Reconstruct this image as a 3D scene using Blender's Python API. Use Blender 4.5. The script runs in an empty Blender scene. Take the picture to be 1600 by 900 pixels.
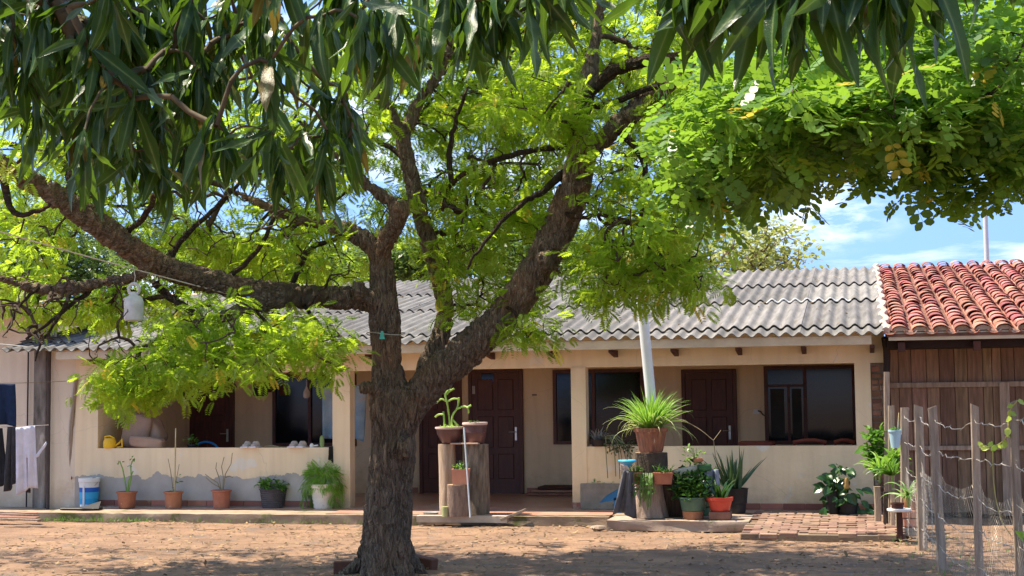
import bpy, bmesh, math, random
import numpy as np
from mathutils import Vector, Matrix, noise as mnoise
R = math.radians
rnd = random.Random(7)
rng = np.random.default_rng(7)
scene = bpy.context.scene
COL = scene.collection

# ------------------------------------------------------------------ camera
F_PX = 2300.0
TH, PITCH, ROLL = R(13.2), math.atan(170/2300), 0.0115
CAMP = Vector((0, 0, 1.69))
f0 = Vector((-math.sin(TH), math.cos(TH), 0)); r0 = Vector((math.cos(TH), math.sin(TH), 0)); z0 = Vector((0, 0, 1))
FW = f0*math.cos(PITCH) + z0*math.sin(PITCH)
U_ = -f0*math.sin(PITCH) + z0*math.cos(PITCH)
RT = r0*math.cos(ROLL) - U_*math.sin(ROLL)
UP = r0*math.sin(ROLL) + U_*math.cos(ROLL)
cam_d = bpy.data.cameras.new('camera'); cam = bpy.data.objects.new('camera', cam_d); COL.objects.link(cam)
cam_d.sensor_width = 36; cam_d.lens = 36*F_PX/1600; cam_d.clip_end = 3000; cam_d.clip_start = 0.05
m = Matrix.Identity(4)
for i in range(3):
    m[i][0], m[i][1], m[i][2], m[i][3] = RT[i], UP[i], -FW[i], CAMP[i]
cam.matrix_world = m
scene.camera = cam

# ------------------------------------------------------------------ world, sun, exposure
SUN_EL, SUN_AZ = R(64), R(-93)          # azimuth from +Y towards +X
sdir = Vector((math.cos(SUN_EL)*math.sin(SUN_AZ), math.cos(SUN_EL)*math.cos(SUN_AZ), math.sin(SUN_EL)))
w = bpy.data.worlds.new('World'); scene.world = w; w.use_nodes = True
nt = w.node_tree; nt.nodes.clear()
def N(t, tree=None, **kw):
    n = (tree or nt).nodes.new(t)
    for k, v in kw.items():
        setattr(n, k, v)
    return n
def L(a, b, tree=None): (tree or nt).links.new(a, b)
out = N('ShaderNodeOutputWorld'); bg = N('ShaderNodeBackground'); bg.inputs['Strength'].default_value = 0.105
sky = N('ShaderNodeTexSky', sky_type='NISHITA', sun_disc=False, sun_elevation=SUN_EL, sun_rotation=SUN_AZ)
sky.air_density = 1.0; sky.dust_density = 0.3; sky.ozone_density = 4.0; sky.altitude = 400
tc = N('ShaderNodeTexCoord')
lift = N('ShaderNodeVectorMath', operation='ADD'); lift.inputs[1].default_value = (0, 0, 0.5)
L(tc.outputs['Generated'], lift.inputs[0])
CLOUD = FW + RT*((1235-800)/F_PX) + UP*((450-338)/F_PX); CLOUD = CLOUD.normalized()
nrm = N('ShaderNodeVectorMath', operation='NORMALIZE'); L(lift.outputs[0], nrm.inputs[0]); L(nrm.outputs[0], sky.inputs['Vector'])
sep = N('ShaderNodeSeparateXYZ'); L(tc.outputs['Generated'], sep.inputs[0])
mp = N('ShaderNodeMapping'); mp.inputs['Scale'].default_value = (2.2, 2.2, 9.0); mp.inputs['Location'].default_value = (0.35, 0.1, 0.35)
L(tc.outputs['Generated'], mp.inputs[0])
nz = N('ShaderNodeTexNoise'); nz.inputs['Scale'].default_value = 2.6; nz.inputs['Detail'].default_value = 8; nz.inputs['Roughness'].default_value = 0.58
nz.inputs['Distortion'].default_value = 0.35
L(mp.outputs[0], nz.inputs['Vector'])
cr = N('ShaderNodeValToRGB'); cr.color_ramp.elements[0].position = 0.50; cr.color_ramp.elements[1].position = 0.72
L(nz.outputs['Fac'], cr.inputs[0])
mx = N('ShaderNodeMix', data_type='RGBA'); L(cr.outputs[0], mx.inputs['Factor'])

# one wispy cloud bank low in the sky beyond the roof: an elongated patch of directions broken up by noise
df = N('ShaderNodeVectorMath', operation='SUBTRACT'); L(tc.outputs['Generated'], df.inputs[0]); df.inputs[1].default_value = CLOUD
ms = N('ShaderNodeVectorMath', operation='MULTIPLY'); ms.inputs[1].default_value = (15, 15, 40); L(df.outputs[0], ms.inputs[0])
ln_ = N('ShaderNodeVectorMath', operation='LENGTH'); L(ms.outputs[0], ln_.inputs[0])
nz2 = N('ShaderNodeTexNoise'); nz2.inputs['Scale'].default_value = 26; nz2.inputs['Detail'].default_value = 9; nz2.inputs['Roughness'].default_value = .6; mp2 = N('ShaderNodeMapping'); mp2.inputs['Scale'].default_value = (1, 1, 3.2); L(tc.outputs['Generated'], mp2.inputs[0]); L(mp2.outputs[0], nz2.inputs['Vector'])
fa = N('ShaderNodeMapRange'); fa.inputs['From Min'].default_value = 1.25; fa.inputs['From Max'].default_value = .1; L(ln_.outputs['Value'], fa.inputs['Value'])
fb = N('ShaderNodeMapRange'); fb.inputs['From Min'].default_value = .42; fb.inputs['From Max'].default_value = .62; L(nz2.outputs['Fac'], fb.inputs['Value'])
fm = N('ShaderNodeMath', operation='MULTIPLY'); L(fa.outputs[0], fm.inputs[0]); L(fb.outputs[0], fm.inputs[1])
fx = N('ShaderNodeMath', operation='MAXIMUM'); L(fm.outputs[0], fx.inputs[0]); L(cr.outputs[0], fx.inputs[1]); L(fx.outputs[0], mx.inputs['Factor'])
L(sky.outputs[0], mx.inputs['A']); mx.inputs['B'].default_value = (4.2, 4.25, 4.3, 1)
L(mx.outputs['Result'], bg.inputs['Color']); L(bg.outputs[0], out.inputs[0])
sl = bpy.data.lights.new('sun', 'SUN'); sl.energy = 2.9; sl.angle = R(0.5); sl.color = (1.0, 0.89, 0.73)
so = bpy.data.objects.new('sun', sl); COL.objects.link(so); so.rotation_euler = sdir.to_track_quat('Z', 'Y').to_euler()
scene.view_settings.view_transform = 'Standard'; scene.view_settings.look = 'None'
scene.view_settings.gamma = 1; scene.view_settings.exposure = 2.0

# ------------------------------------------------------------------ pixel -> place helpers
def ray(px, py): return FW + RT*((px-800)/F_PX) + UP*((450-py)/F_PX)
def at(px, py, d): return CAMP + ray(px, py)*d
def onY(px, py, Y): r = ray(px, py); return CAMP + r*(Y/r.y)
def onZ(px, py, z=0.0): r = ray(px, py); return CAMP + r*((z-CAMP.z)/r.z)
def uX(px, Y, py=650): return onY(px, py, Y).x
def zY(px, py, Y): return onY(px, py, Y).z
def proj(P):
    q = np.asarray(P) - np.array(CAMP)
    d = q@np.array(FW); return 800+F_PX*(q@np.array(RT))/d, 450-F_PX*(q@np.array(UP))/d, d

# ------------------------------------------------------------------ object helpers
def thing(name, label, cat, loc=(0, 0, 0), group=None, kind=None):
    o = bpy.data.objects.new(name, None); COL.objects.link(o); o.location = loc; o.empty_display_size = .1
    o['label'] = label
    if cat: o['category'] = cat
    if group: o['group'] = group
    if kind: o['kind'] = kind
    return o
def tag(o, label=None, cat=None, group=None, kind=None):
    if label: o['label'] = label
    if cat: o['category'] = cat
    if group: o['group'] = group
    if kind: o['kind'] = kind
    return o
def root_loc(p):
    v = Vector((0, 0, 0))
    while p is not None: v += Vector(p.location); p = p.parent
    return v
def link(name, me, parent=None, mat=None, world=None):
    o = bpy.data.objects.new(name, me); COL.objects.link(o)
    if mat is not None and not me.materials: me.materials.append(mat)
    if world is not None:
        o.matrix_basis = Matrix.Translation(-root_loc(parent)) @ world if parent else world
    if parent: o.parent = parent
    return o
def hasrot(p): return False
class MB:
    def __init__(s): s.v = []; s.f = []
    def add(s, vs, fs, M=None):
        o = len(s.v)
        s.v += [tuple(M@Vector(v)) if M is not None else tuple(v) for v in vs]
        s.f += [tuple(i+o for i in f) for f in fs]; return s
    def box(s, a, b, M=None, ch=0.0):
        x0, y0, z0_, x1, y1, z1 = min(a[0], b[0]), min(a[1], b[1]), min(a[2], b[2]), max(a[0], b[0]), max(a[1], b[1]), max(a[2], b[2])
        if ch <= 0:
            vs = [(x0,y0,z0_),(x1,y0,z0_),(x1,y1,z0_),(x0,y1,z0_),(x0,y0,z1),(x1,y0,z1),(x1,y1,z1),(x0,y1,z1)]
            fs = [(0,3,2,1),(4,5,6,7),(0,1,5,4),(1,2,6,5),(2,3,7,6),(3,0,4,7)]
            return s.add(vs, fs, M)
        bm = bmesh.new(); bmesh.ops.create_cube(bm, size=1)
        for v in bm.verts: v.co = Vector(((x0+x1)/2+v.co.x*(x1-x0), (y0+y1)/2+v.co.y*(y1-y0), (z0_+z1)/2+v.co.z*(z1-z0_)))
        bmesh.ops.bevel(bm, geom=list(bm.edges), offset=ch, segments=1, affect='EDGES')
        bm.verts.index_update(); s.add([v.co.copy() for v in bm.verts], [[v.index for v in f.verts] for f in bm.faces], M); bm.free(); return s
    def tube(s, pts, rad, seg=8, cap=True, flat=1.0):
        pts = [Vector(p) for p in pts]; n = len(pts)
        if not hasattr(rad, '__len__'): rad = [rad]*n
        o = len(s.v); t0 = (pts[1]-pts[0]).normalized(); a = t0.orthogonal().normalized()
        for i, p in enumerate(pts):
            t = (pts[min(i+1, n-1)]-pts[max(i-1, 0)]).normalized()
            a = (a - t*a.dot(t)); a = a.normalized() if a.length > 1e-6 else t.orthogonal().normalized()
            b = t.cross(a)
            for k in range(seg):
                an = 2*math.pi*k/seg; s.v.append(tuple(p + (a*math.cos(an)+b*math.sin(an)*flat)*rad[i]))
        for i in range(n-1):
            for k in range(seg):
                k2 = (k+1) % seg; s.f.append((o+i*seg+k, o+i*seg+k2, o+(i+1)*seg+k2, o+(i+1)*seg+k))
        if cap: s.f.append(tuple(o+k for k in range(seg))[::-1]); s.f.append(tuple(o+(n-1)*seg+k for k in range(seg)))
        return s
    def lathe(s, prof, c, seg=28, wob=0.0, M=None):
        o = len(s.v); vs = []; fs = []
        for (r, z) in prof:
            for k in range(seg):
                an = 2*math.pi*k/seg; q = r*(1+wob*math.sin(3*an+z*9)+wob*.6*math.sin(7*an+1)); vs.append((c[0]+q*math.cos(an), c[1]+q*math.sin(an), c[2]+z))
        for i in range(len(prof)-1):
            for k in range(seg):
                k2 = (k+1) % seg; fs.append((i*seg+k, i*seg+k2, (i+1)*seg+k2, (i+1)*seg+k))
        fs.append(tuple(range(seg))[::-1]); fs.append(tuple((len(prof)-1)*seg+k for k in range(seg)))
        return s.add(vs, fs, M)
    def strap(s, base, az, el, length, width, droop=1.2, seg=6, fold=.25, tipw=.05):
        p = Vector(base); o = len(s.v); side = Vector((-math.sin(az), math.cos(az), 0)); e = el
        for i in range(seg+1):
            t = i/seg; wd = width*(.55+.45*math.sin(math.pi*min(1, t*1.3+.15)))*(1-t**3)+width*tipw
            d = Vector((math.cos(az)*math.cos(e), math.sin(az)*math.cos(e), math.sin(e))); n = d.cross(side)
            s.v += [tuple(p-side*wd/2 - n*wd*fold), tuple(p), tuple(p+side*wd/2 - n*wd*fold)]
            if i: 
                b = o+3*(i-1); s.f += [(b, b+1, b+4, b+3), (b+1, b+2, b+5, b+4)]
            p = p + d*(length/seg); e -= droop/seg*(.4+1.2*t)
        return s
    def mesh(s, name, smooth=False, off=None):
        me = bpy.data.meshes.new(name)
        v = s.v if off is None else [(a[0]-off[0], a[1]-off[1], a[2]-off[2]) for a in s.v]
        me.from_pydata(v, [], s.f); me.update()
        if smooth:
            me.shade_smooth(); me.set_sharp_from_angle(angle=R(smooth if smooth is not True else 42))
        return me
    def build(s, name, mat, parent=None, smooth=False, **kw):
        off = root_loc(parent) if parent else None
        o = None
        if parent: me = s.mesh(name, smooth, off)
        else:
            a = np.array(s.v); c = (float(a[:, 0].mean()), float(a[:, 1].mean()), float(a[:, 2].min())); me = s.mesh(name, smooth, c)
        o = link(name, me, parent, mat)
        if not parent: o.location = c
        return tag(o, **kw)

# ------------------------------------------------------------------ materials
MATS = {}
def newmat(name):
    m_ = bpy.data.materials.new(name); m_.use_nodes = True; t = m_.node_tree; t.nodes.clear(); return m_, t
def M(name, c1, c2=None, scale=4, rough=.85, bump=.25, bscale=40, stretch=(1, 1, 1), rand=0.0, metal=0.0, spec=.25, c3=None, c3scale=1.5, c3pos=.6, bdist=.01, detail=6, bstretch=None, coord='Object'):
    if name in MATS: return MATS[name]
    c2 = c2 or tuple(x*.7 for x in c1)
    m_, t = newmat(name)
    o = N('ShaderNodeOutputMaterial', t); p = N('ShaderNodeBsdfPrincipled', t); L(p.outputs[0], o.inputs[0], t)
    p.inputs['Roughness'].default_value = rough; p.inputs['Metallic'].default_value = metal; p.inputs['Specular IOR Level'].default_value = spec
    tc = N('ShaderNodeTexCoord', t); oi = N('ShaderNodeObjectInfo', t)
    mp = N('ShaderNodeMapping', t); mp.inputs['Scale'].default_value = stretch
    ad = N('ShaderNodeVectorMath', t, operation='ADD'); sc_ = N('ShaderNodeVectorMath', t, operation='SCALE'); sc_.inputs['Scale'].default_value = 37.0 if rand > 0 else 0.0
    cx = N('ShaderNodeCombineXYZ', t); L(oi.outputs['Random'], cx.inputs[0], t); L(oi.outputs['Random'], cx.inputs[1], t); L(cx.outputs[0], sc_.inputs[0], t)
    L(tc.outputs[coord], ad.inputs[0], t); L(sc_.outputs[0], ad.inputs[1], t); L(ad.outputs[0], mp.inputs[0], t)
    n1 = N('ShaderNodeTexNoise', t); n1.inputs['Scale'].default_value = scale; n1.inputs['Detail'].default_value = detail; n1.inputs['Roughness'].default_value = .6; L(mp.outputs[0], n1.inputs['Vector'], t)
    r1 = N('ShaderNodeValToRGB', t); r1.color_ramp.elements[0].position = .32; r1.color_ramp.elements[1].position = .68
    r1.color_ramp.elements[0].color = (*c2, 1); r1.color_ramp.elements[1].color = (*c1, 1); L(n1.outputs['Fac'], r1.inputs[0], t)
    col = r1.outputs[0]
    if c3:
        n3 = N('ShaderNodeTexNoise', t); n3.inputs['Scale'].default_value = c3scale; n3.inputs['Detail'].default_value = 7; n3.inputs['Roughness'].default_value = .65; L(mp.outputs[0], n3.inputs['Vector'], t)
        r3 = N('ShaderNodeValToRGB', t); r3.color_ramp.elements[0].position = c3pos; r3.color_ramp.elements[1].position = min(1, c3pos+.08); L(n3.outputs['Fac'], r3.inputs[0], t)
        x = N('ShaderNodeMix', t, data_type='RGBA'); L(r3.outputs[0], x.inputs['Factor'], t); L(col, x.inputs['A'], t); x.inputs['B'].default_value = (*c3, 1); col = x.outputs['Result']
    if rand > 0:
        h = N('ShaderNodeHueSaturation', t); mr = N('ShaderNodeMapRange', t); mr.inputs['To Min'].default_value = 1-rand; mr.inputs['To Max'].default_value = 1+rand
        L(oi.outputs['Random'], mr.inputs['Value'], t); L(mr.outputs[0], h.inputs['Value'], t); L(col, h.inputs['Color'], t)
        mr2 = N('ShaderNodeMapRange', t); mr2.inputs['To Min'].default_value = .5-rand*.05; mr2.inputs['To Max'].default_value = .5+rand*.05
        ml = N('ShaderNodeMath', t, operation='FRACT'); m2 = N('ShaderNodeMath', t, operation='MULTIPLY'); m2.inputs[1].default_value = 17.3; L(oi.outputs['Random'], m2.inputs[0], t); L(m2.outputs[0], ml.inputs[0], t); L(ml.outputs[0], mr2.inputs['Value'], t); L(mr2.outputs[0], h.inputs['Hue'], t)
        col = h.outputs[0]
    L(col, p.inputs['Base Color'], t)
    if bump > 0:
        nb = N('ShaderNodeTexNoise', t); nb.inputs['Scale'].default_value = bscale; nb.inputs['Detail'].default_value = 5; nb.inputs['Roughness'].default_value = .65; 
        if bstretch:
            mb = N('ShaderNodeMapping', t); mb.inputs['Scale'].default_value = bstretch; L(ad.outputs[0], mb.inputs[0], t); L(mb.outputs[0], nb.inputs['Vector'], t)
        else: L(mp.outputs[0], nb.inputs['Vector'], t)
        b = N('ShaderNodeBump', t); b.inputs['Strength'].default_value = bump; b.inputs['Distance'].default_value = bdist; L(nb.outputs['Fac'], b.inputs['Height'], t); L(b.outputs[0], p.inputs['Normal'], t)
    MATS[name] = m_; m_['_col'] = 1
    return m_
def leafmat(name, c1, c2, tr, tfac=.45, rough=.45, spec=.4, veins=False, c4=None):
    m_, t = newmat(name)
    o = N('ShaderNodeOutputMaterial', t); p = N('ShaderNodeBsdfPrincipled', t); p.inputs['Roughness'].default_value = rough; p.inputs['Specular IOR Level'].default_value = spec
    at_ = N('ShaderNodeAttribute', t, attribute_name='tint'); oi = N('ShaderNodeObjectInfo', t)
    a = N('ShaderNodeMath', t, operation='ADD'); L(at_.outputs['Fac'], a.inputs[0], t); L(oi.outputs['Random'], a.inputs[1], t)
    fr = N('ShaderNodeMath', t, operation='FRACT'); L(a.outputs[0], fr.inputs[0], t)
    r = N('ShaderNodeValToRGB', t); r.color_ramp.elements[0].color = (*c1, 1); r.color_ramp.elements[1].color = (*c2, 1); r.color_ramp.elements[1].position = .965
    if c4: e = r.color_ramp.elements.new(.992); e.color = (*c4, 1)
    L(fr.outputs[0], r.inputs[0], t); col = r.outputs[0]
    tcn = N('ShaderNodeTexCoord', t); nn = N('ShaderNodeTexNoise', t); nn.inputs['Scale'].default_value = 14; nn.inputs['Detail'].default_value = 4; L(tcn.outputs['Object'], nn.inputs['Vector'], t)
    mm = N('ShaderNodeMapRange', t); mm.inputs['From Min'].default_value = .3; mm.inputs['From Max'].default_value = .7; mm.inputs['To Min'].default_value = .75; mm.inputs['To Max'].default_value = 1.2; L(nn.outputs['Fac'], mm.inputs['Value'], t)
    x = N('ShaderNodeMix', t, data_type='RGBA', blend_type='MULTIPLY'); x.inputs['Factor'].default_value = 1; L(col, x.inputs['A'], t); L(mm.outputs[0], x.inputs['B'], t)
    col = x.outputs['Result']; L(col, p.inputs['Base Color'], t)
    tb = N('ShaderNodeBsdfTranslucent', t); y = N('ShaderNodeMix', t, data_type='RGBA', blend_type='MIX'); y.inputs['Factor'].default_value = .8; L(col, y.inputs['A'], t); y.inputs['B'].default_value = (*tr, 1)
    if c4:
        gt = N('ShaderNodeMath', t, operation='GREATER_THAN'); gt.inputs[1].default_value = .986; L(fr.outputs[0], gt.inputs[0], t)
        z = N('ShaderNodeMix', t, data_type='RGBA'); L(gt.outputs[0], z.inputs['Factor'], t); L(y.outputs['Result'], z.inputs['A'], t); z.inputs['B'].default_value = (*[min(1, q*1.5) for q in c4], 1); L(z.outputs['Result'], tb.inputs['Color'], t)
    else: L(y.outputs['Result'], tb.inputs['Color'], t)
    if veins:
        ra = N('ShaderNodeAttribute', t, attribute_name='rib'); pw = N('ShaderNodeMath', t, operation='POWER'); pw.inputs[1].default_value = 9; L(ra.outputs['Fac'], pw.inputs[0], t)
        sc2 = N('ShaderNodeMath', t, operation='MULTIPLY'); sc2.inputs[1].default_value = .8; L(pw.outputs[0], sc2.inputs[0], t)
        xr = N('ShaderNodeMix', t, data_type='RGBA'); L(sc2.outputs[0], xr.inputs['Factor'], t); L(col, xr.inputs['A'], t); xr.inputs['B'].default_value = (.22, .30, .10, 1); L(xr.outputs['Result'], p.inputs['Base Color'], t)
        b = N('ShaderNodeBump', t); b.inputs['Strength'].default_value = .35; b.inputs['Distance'].default_value = .004; wv = N('ShaderNodeTexNoise', t); wv.inputs['Scale'].default_value = 60; L(tcn.outputs['Object'], wv.inputs['Vector'], t); L(wv.outputs['Fac'], b.inputs['Height'], t); L(b.outputs[0], p.inputs['Normal'], t)
    s = N('ShaderNodeMixShader', t); s.inputs[0].default_value = tfac; L(p.outputs[0], s.inputs[1], t); L(tb.outputs[0], s.inputs[2], t); L(s.outputs[0], o.inputs[0], t)
    return m_

terracotta = M('terracotta', (.42, .17, .09), (.30, .12, .07), 9, .8, .15, rand=.15, c3=(.5, .35, .26), c3scale=7, c3pos=.64)
dark_wood = M('dark_door_wood', (.115, .032, .018), (.06, .018, .011), 3, .45, .15, 30, stretch=(8, 8, 1), spec=.4)
rafter_mat = M('rafter_wood', (.09, .03, .02), (.05, .02, .015), 4, .7)
glass_dark = M('dark_window_glass', (.008, .009, .010), (.004, .005, .006), 1.5, .1, 0, spec=.3)
white_plastic = M('white_plastic', (.8, .8, .78), (.7, .7, .68), 4, .4, .05)
soil = M('potting_soil', (.05, .03, .02), (.02, .014, .01), 20, .95, .8, 60)
blue_plastic = M('blue_plastic', (.03, .25, .62), (.02, .2, .5), 3, .4, .05)
black_plastic = M('black_plastic', (.03, .03, .032), (.018, .018, .02), 6, .5, .1)
log_wood = M('weathered_log', (.62, .48, .34), (.36, .26, .175), 3, .9, .6, 14, stretch=(9, 9, 1.2), rand=.18, bdist=.03)
log_dark = M('dark_log_bark', (.13, .09, .065), (.045, .03, .022), 4, .95, 1, 12, stretch=(8, 8, 1.4), rand=.15, bdist=.03)
grey_wood = M('grey_weathered_wood', (.44, .34, .255), (.24, .175, .125), 3, .9, .7, 16, stretch=(10, 10, 1), rand=.15, bdist=.012)
metal_grey = M('grey_metal', (.45, .45, .44), (.3, .3, .3), 4, .4, .05, metal=.6)
wire_mat = M('rusty_pale_wire', (.5, .46, .4), (.3, .25, .2), 9, .5, 0, metal=.3)
rope_mat = M('pale_rope', (.55, .5, .42), (.4, .36, .3), 9, .9, 0)
concrete = M('rough_concrete', (.32, .29, .25), (.19, .175, .15), 5, .95, .7, 40, c3=(.11, .12, .06), c3scale=3, c3pos=.58)
moss_concrete = M('mossy_concrete', (.36, .27, .19), (.23, .17, .12), 3, .95, .6, 35, c3=(.12, .13, .045), c3scale=2.2, c3pos=.56)
# ================================================================== GROUND
def axis(a, b, step, lo, hi, n=14):
    mid = np.arange(a, b+1e-6, step)
    l = a-(a-lo)*(np.linspace(1, 0, n, endpoint=False)**3); r = b+(hi-b)*(np.linspace(1, 0, n, endpoint=False)[::-1]-0)**1
    r = b+(hi-b)*((np.arange(1, n+1)/n)**3)
    return np.concatenate([l, mid, r])
xs = axis(-13, 5, .06, -400, 400); ys = axis(9.5, 20.2, .05, -300, 900)
X, Y = np.meshgrid(xs, ys); Zg = np.zeros_like(X)
def ground_h(x, y):
    h = (.030*mnoise.noise(Vector((x*.55, y*.55, 0))) + .020*mnoise.noise(Vector((x*1.7, y*2.6, 3))) + .010*mnoise.noise(Vector((x*5, y*8, 7))) + .006*mnoise.noise(Vector((x*13, y*17, 9))))
    r = math.hypot(x-TREE.x, y-TREE.y)
    return h + .07*math.exp(-(r/.75)**2) - .028
TREE = onZ(604, 897)
for j in range(X.shape[0]):
    for i in range(X.shape[1]):
        if -13 <= X[j, i] <= 5 and 9.5 <= Y[j, i] <= 20.2: Zg[j, i] = ground_h(X[j, i], Y[j, i])
        else: Zg[j, i] = -.028
V = np.stack([X, Y, Zg], -1).reshape(-1, 3); nx, ny = X.shape[1], X.shape[0]
idx = np.arange(nx*ny).reshape(ny, nx)
Fq = np.stack([idx[:-1, :-1], idx[:-1, 1:], idx[1:, 1:], idx[1:, :-1]], -1).reshape(-1, 4)
def np_mesh(name, V, loops, starts, smooth=False, tint=None):
    me = bpy.data.meshes.new(name); me.vertices.add(len(V)); me.vertices.foreach_set('co', np.ascontiguousarray(V, np.float32).ravel())
    me.loops.add(len(loops)); me.loops.foreach_set('vertex_index', np.ascontiguousarray(loops, np.int32))
    me.polygons.add(len(starts)); me.polygons.foreach_set('loop_start', np.ascontiguousarray(starts, np.int32))
    me.update(calc_edges=True); me.validate()
    if smooth: me.shade_smooth()
    if tint is not None:
        a = me.attributes.new('tint', 'FLOAT', 'POINT'); a.data.foreach_set('value', np.ascontiguousarray(tint, np.float32))
    return me
gme = np_mesh('ground', V, Fq.ravel(), np.arange(len(Fq))*4, True)
gm = M('packed_earth', (.33, .20, .12), (.17, .105, .068), 1.1, .97, .9, 26, c3=(.17, .125, .095), c3scale=1.6, c3pos=.56, bdist=.03, stretch=(1, 1.8, 1), detail=10)
ground = link('ground', gme, None, gm); ground['kind'] = 'structure'; ground['label'] = 'packed reddish earth yard'

# ================================================================== HOUSE
FY, BY = 20.5, 23.7
FZ = .105                        # porch floor level
ZO, ZP = 2.093, .98              # top of openings, top of parapet
EY, EZ, SL = 19.95, 2.475, math.tan(R(10.4))
def roofz(y): return EZ + SL*(y-EY)
def on_roof(px, py, dz=0):
    r = ray(px, py); t = (EZ+dz-SL*EY-CAMP.z)/(r.z-SL*r.y); return CAMP+r*t
def plaster(name, lowpatch=False, patch=.62, base=(.87, .69, .45)):
    m_, t = newmat(name)
    o = N('ShaderNodeOutputMaterial', t); p = N('ShaderNodeBsdfPrincipled', t); L(p.outputs[0], o.inputs[0], t); p.inputs['Roughness'].default_value = .9; p.inputs['Specular IOR Level'].default_value = .15
    g = N('ShaderNodeNewGeometry', t)
    n1 = N('ShaderNodeTexNoise', t); n1.inputs['Scale'].default_value = .9; n1.inputs['Detail'].default_value = 8; L(g.outputs['Position'], n1.inputs['Vector'], t)
    r1 = N('ShaderNodeValToRGB', t); r1.color_ramp.elements[0].position = .3; r1.color_ramp.elements[1].position = .7; r1.color_ramp.elements[0].color = (*[b*.84 for b in base], 1); r1.color_ramp.elements[1].color = (*base, 1); L(n1.outputs['Fac'], r1.inputs[0], t)
    n2 = N('ShaderNodeTexNoise', t); n2.inputs['Scale'].default_value = 1.9; n2.inputs['Detail'].default_value = 4; n2.inputs['Roughness'].default_value = .55; L(g.outputs['Position'], n2.inputs['Vector'], t)
    r2 = N('ShaderNodeValToRGB', t); r2.color_ramp.elements[0].position = patch; r2.color_ramp.elements[1].position = patch+.03; L(n2.outputs['Fac'], r2.inputs[0], t)
    x = N('ShaderNodeMix', t, data_type='RGBA'); x.inputs['B'].default_value = (.74, .68, .58, 1); L(r1.outputs[0], x.inputs['A'], t)
    mu = N('ShaderNodeMath', t, operation='MULTIPLY'); mu.inputs[1].default_value = .75; L(r2.outputs[0], mu.inputs[0], t); L(mu.outputs[0], x.inputs['Factor'], t)
    col = x.outputs['Result']
    # drips and grime streaks
    mpg = N('ShaderNodeMapping', t); mpg.inputs['Scale'].default_value = (5, 5, .5); L(g.outputs['Position'], mpg.inputs[0], t)
    n4 = N('ShaderNodeTexNoise', t); n4.inputs['Scale'].default_value = 1.6; n4.inputs['Detail'].default_value = 6; L(mpg.outputs[0], n4.inputs['Vector'], t)
    r4 = N('ShaderNodeValToRGB', t); r4.color_ramp.elements[0].position = .45; r4.color_ramp.elements[1].position = .8; r4.color_ramp.elements[1].color = (.62, .56, .5, 1); r4.color_ramp.elements[0].color = (1, 1, 1, 1); L(n4.outputs['Fac'], r4.inputs[0], t)
    xm = N('ShaderNodeMix', t, data_type='RGBA', blend_type='MULTIPLY'); xm.inputs['Factor'].default_value = .3; L(col, xm.inputs['A'], t); L(r4.outputs[0], xm.inputs['B'], t); col = xm.outputs['Result']
    # splash dirt along the foot of the walls, with an uneven upper edge
    s0 = N('ShaderNodeSeparateXYZ', t); L(g.outputs['Position'], s0.inputs[0], t); n6 = N('ShaderNodeTexNoise', t); n6.inputs['Scale'].default_value = 3.5; n6.inputs['Detail'].default_value = 9; n6.inputs['Roughness'].default_value = .7; L(g.outputs['Position'], n6.inputs['Vector'], t)
    m6 = N('ShaderNodeMath', t, operation='MULTIPLY_ADD'); m6.inputs[1].default_value = -1.3; L(n6.outputs['Fac'], m6.inputs[0], t); L(s0.outputs['Z'], m6.inputs[2], t)
    r6 = N('ShaderNodeMapRange', t); r6.inputs['From Min'].default_value = -.62; r6.inputs['From Max'].default_value = -.12; r6.inputs['To Min'].default_value = .75; r6.inputs['To Max'].default_value = 0; L(m6.outputs[0], r6.inputs['Value'], t)
    x6 = N('ShaderNodeMix', t, data_type='RGBA'); L(r6.outputs[0], x6.inputs['Factor'], t); L(col, x6.inputs['A'], t); x6.inputs['B'].default_value = (.47, .34, .22, 1); col = x6.outputs['Result']
    # hairline cracks
    v7 = N('ShaderNodeTexVoronoi', t, feature='DISTANCE_TO_EDGE'); v7.inputs['Scale'].default_value = .8; d7 = N('ShaderNodeMix', t, data_type='VECTOR'); d7.inputs['Factor'].default_value = .25; L(g.outputs['Position'], d7.inputs['A'], t); L(n2.outputs['Color'], d7.inputs['B'], t); L(d7.outputs['Result'], v7.inputs['Vector'], t)
    c7 = N('ShaderNodeMath', t, operation='LESS_THAN'); c7.inputs[1].default_value = .0018; L(v7.outputs['Distance'], c7.inputs[0], t); k7 = N('ShaderNodeMath', t, operation='MULTIPLY'); k7.inputs[1].default_value = .22; L(c7.outputs[0], k7.inputs[0], t)
    x7 = N('ShaderNodeMix', t, data_type='RGBA'); L(k7.outputs[0], x7.inputs['Factor'], t); L(col, x7.inputs['A'], t); x7.inputs['B'].default_value = (.25, .19, .13, 1); col = x7.outputs['Result']
    if lowpatch:
        s = N('ShaderNodeSeparateXYZ', t); L(g.outputs['Position'], s.inputs[0], t)
        n3 = N('ShaderNodeTexNoise', t); n3.inputs['Scale'].default_value = 2.2; n3.inputs['Detail'].default_value = 6; n3.inputs['Roughness'].default_value = .6; L(g.outputs['Position'], n3.inputs['Vector'], t)
        a = N('ShaderNodeMath', t, operation='MULTIPLY_ADD'); a.inputs[1].default_value = .42; a.inputs[2].default_value = .355; L(n3.outputs['Fac'], a.inputs[0], t)
        l = N('ShaderNodeMath', t, operation='LESS_THAN'); L(s.outputs['Z'], l.inputs[0], t); L(a.outputs[0], l.inputs[1], t)
        n5 = N('ShaderNodeTexNoise', t); n5.inputs['Scale'].default_value = 3; n5.inputs['Detail'].default_value = 8; L(g.outputs['Position'], n5.inputs['Vector'], t)
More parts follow.
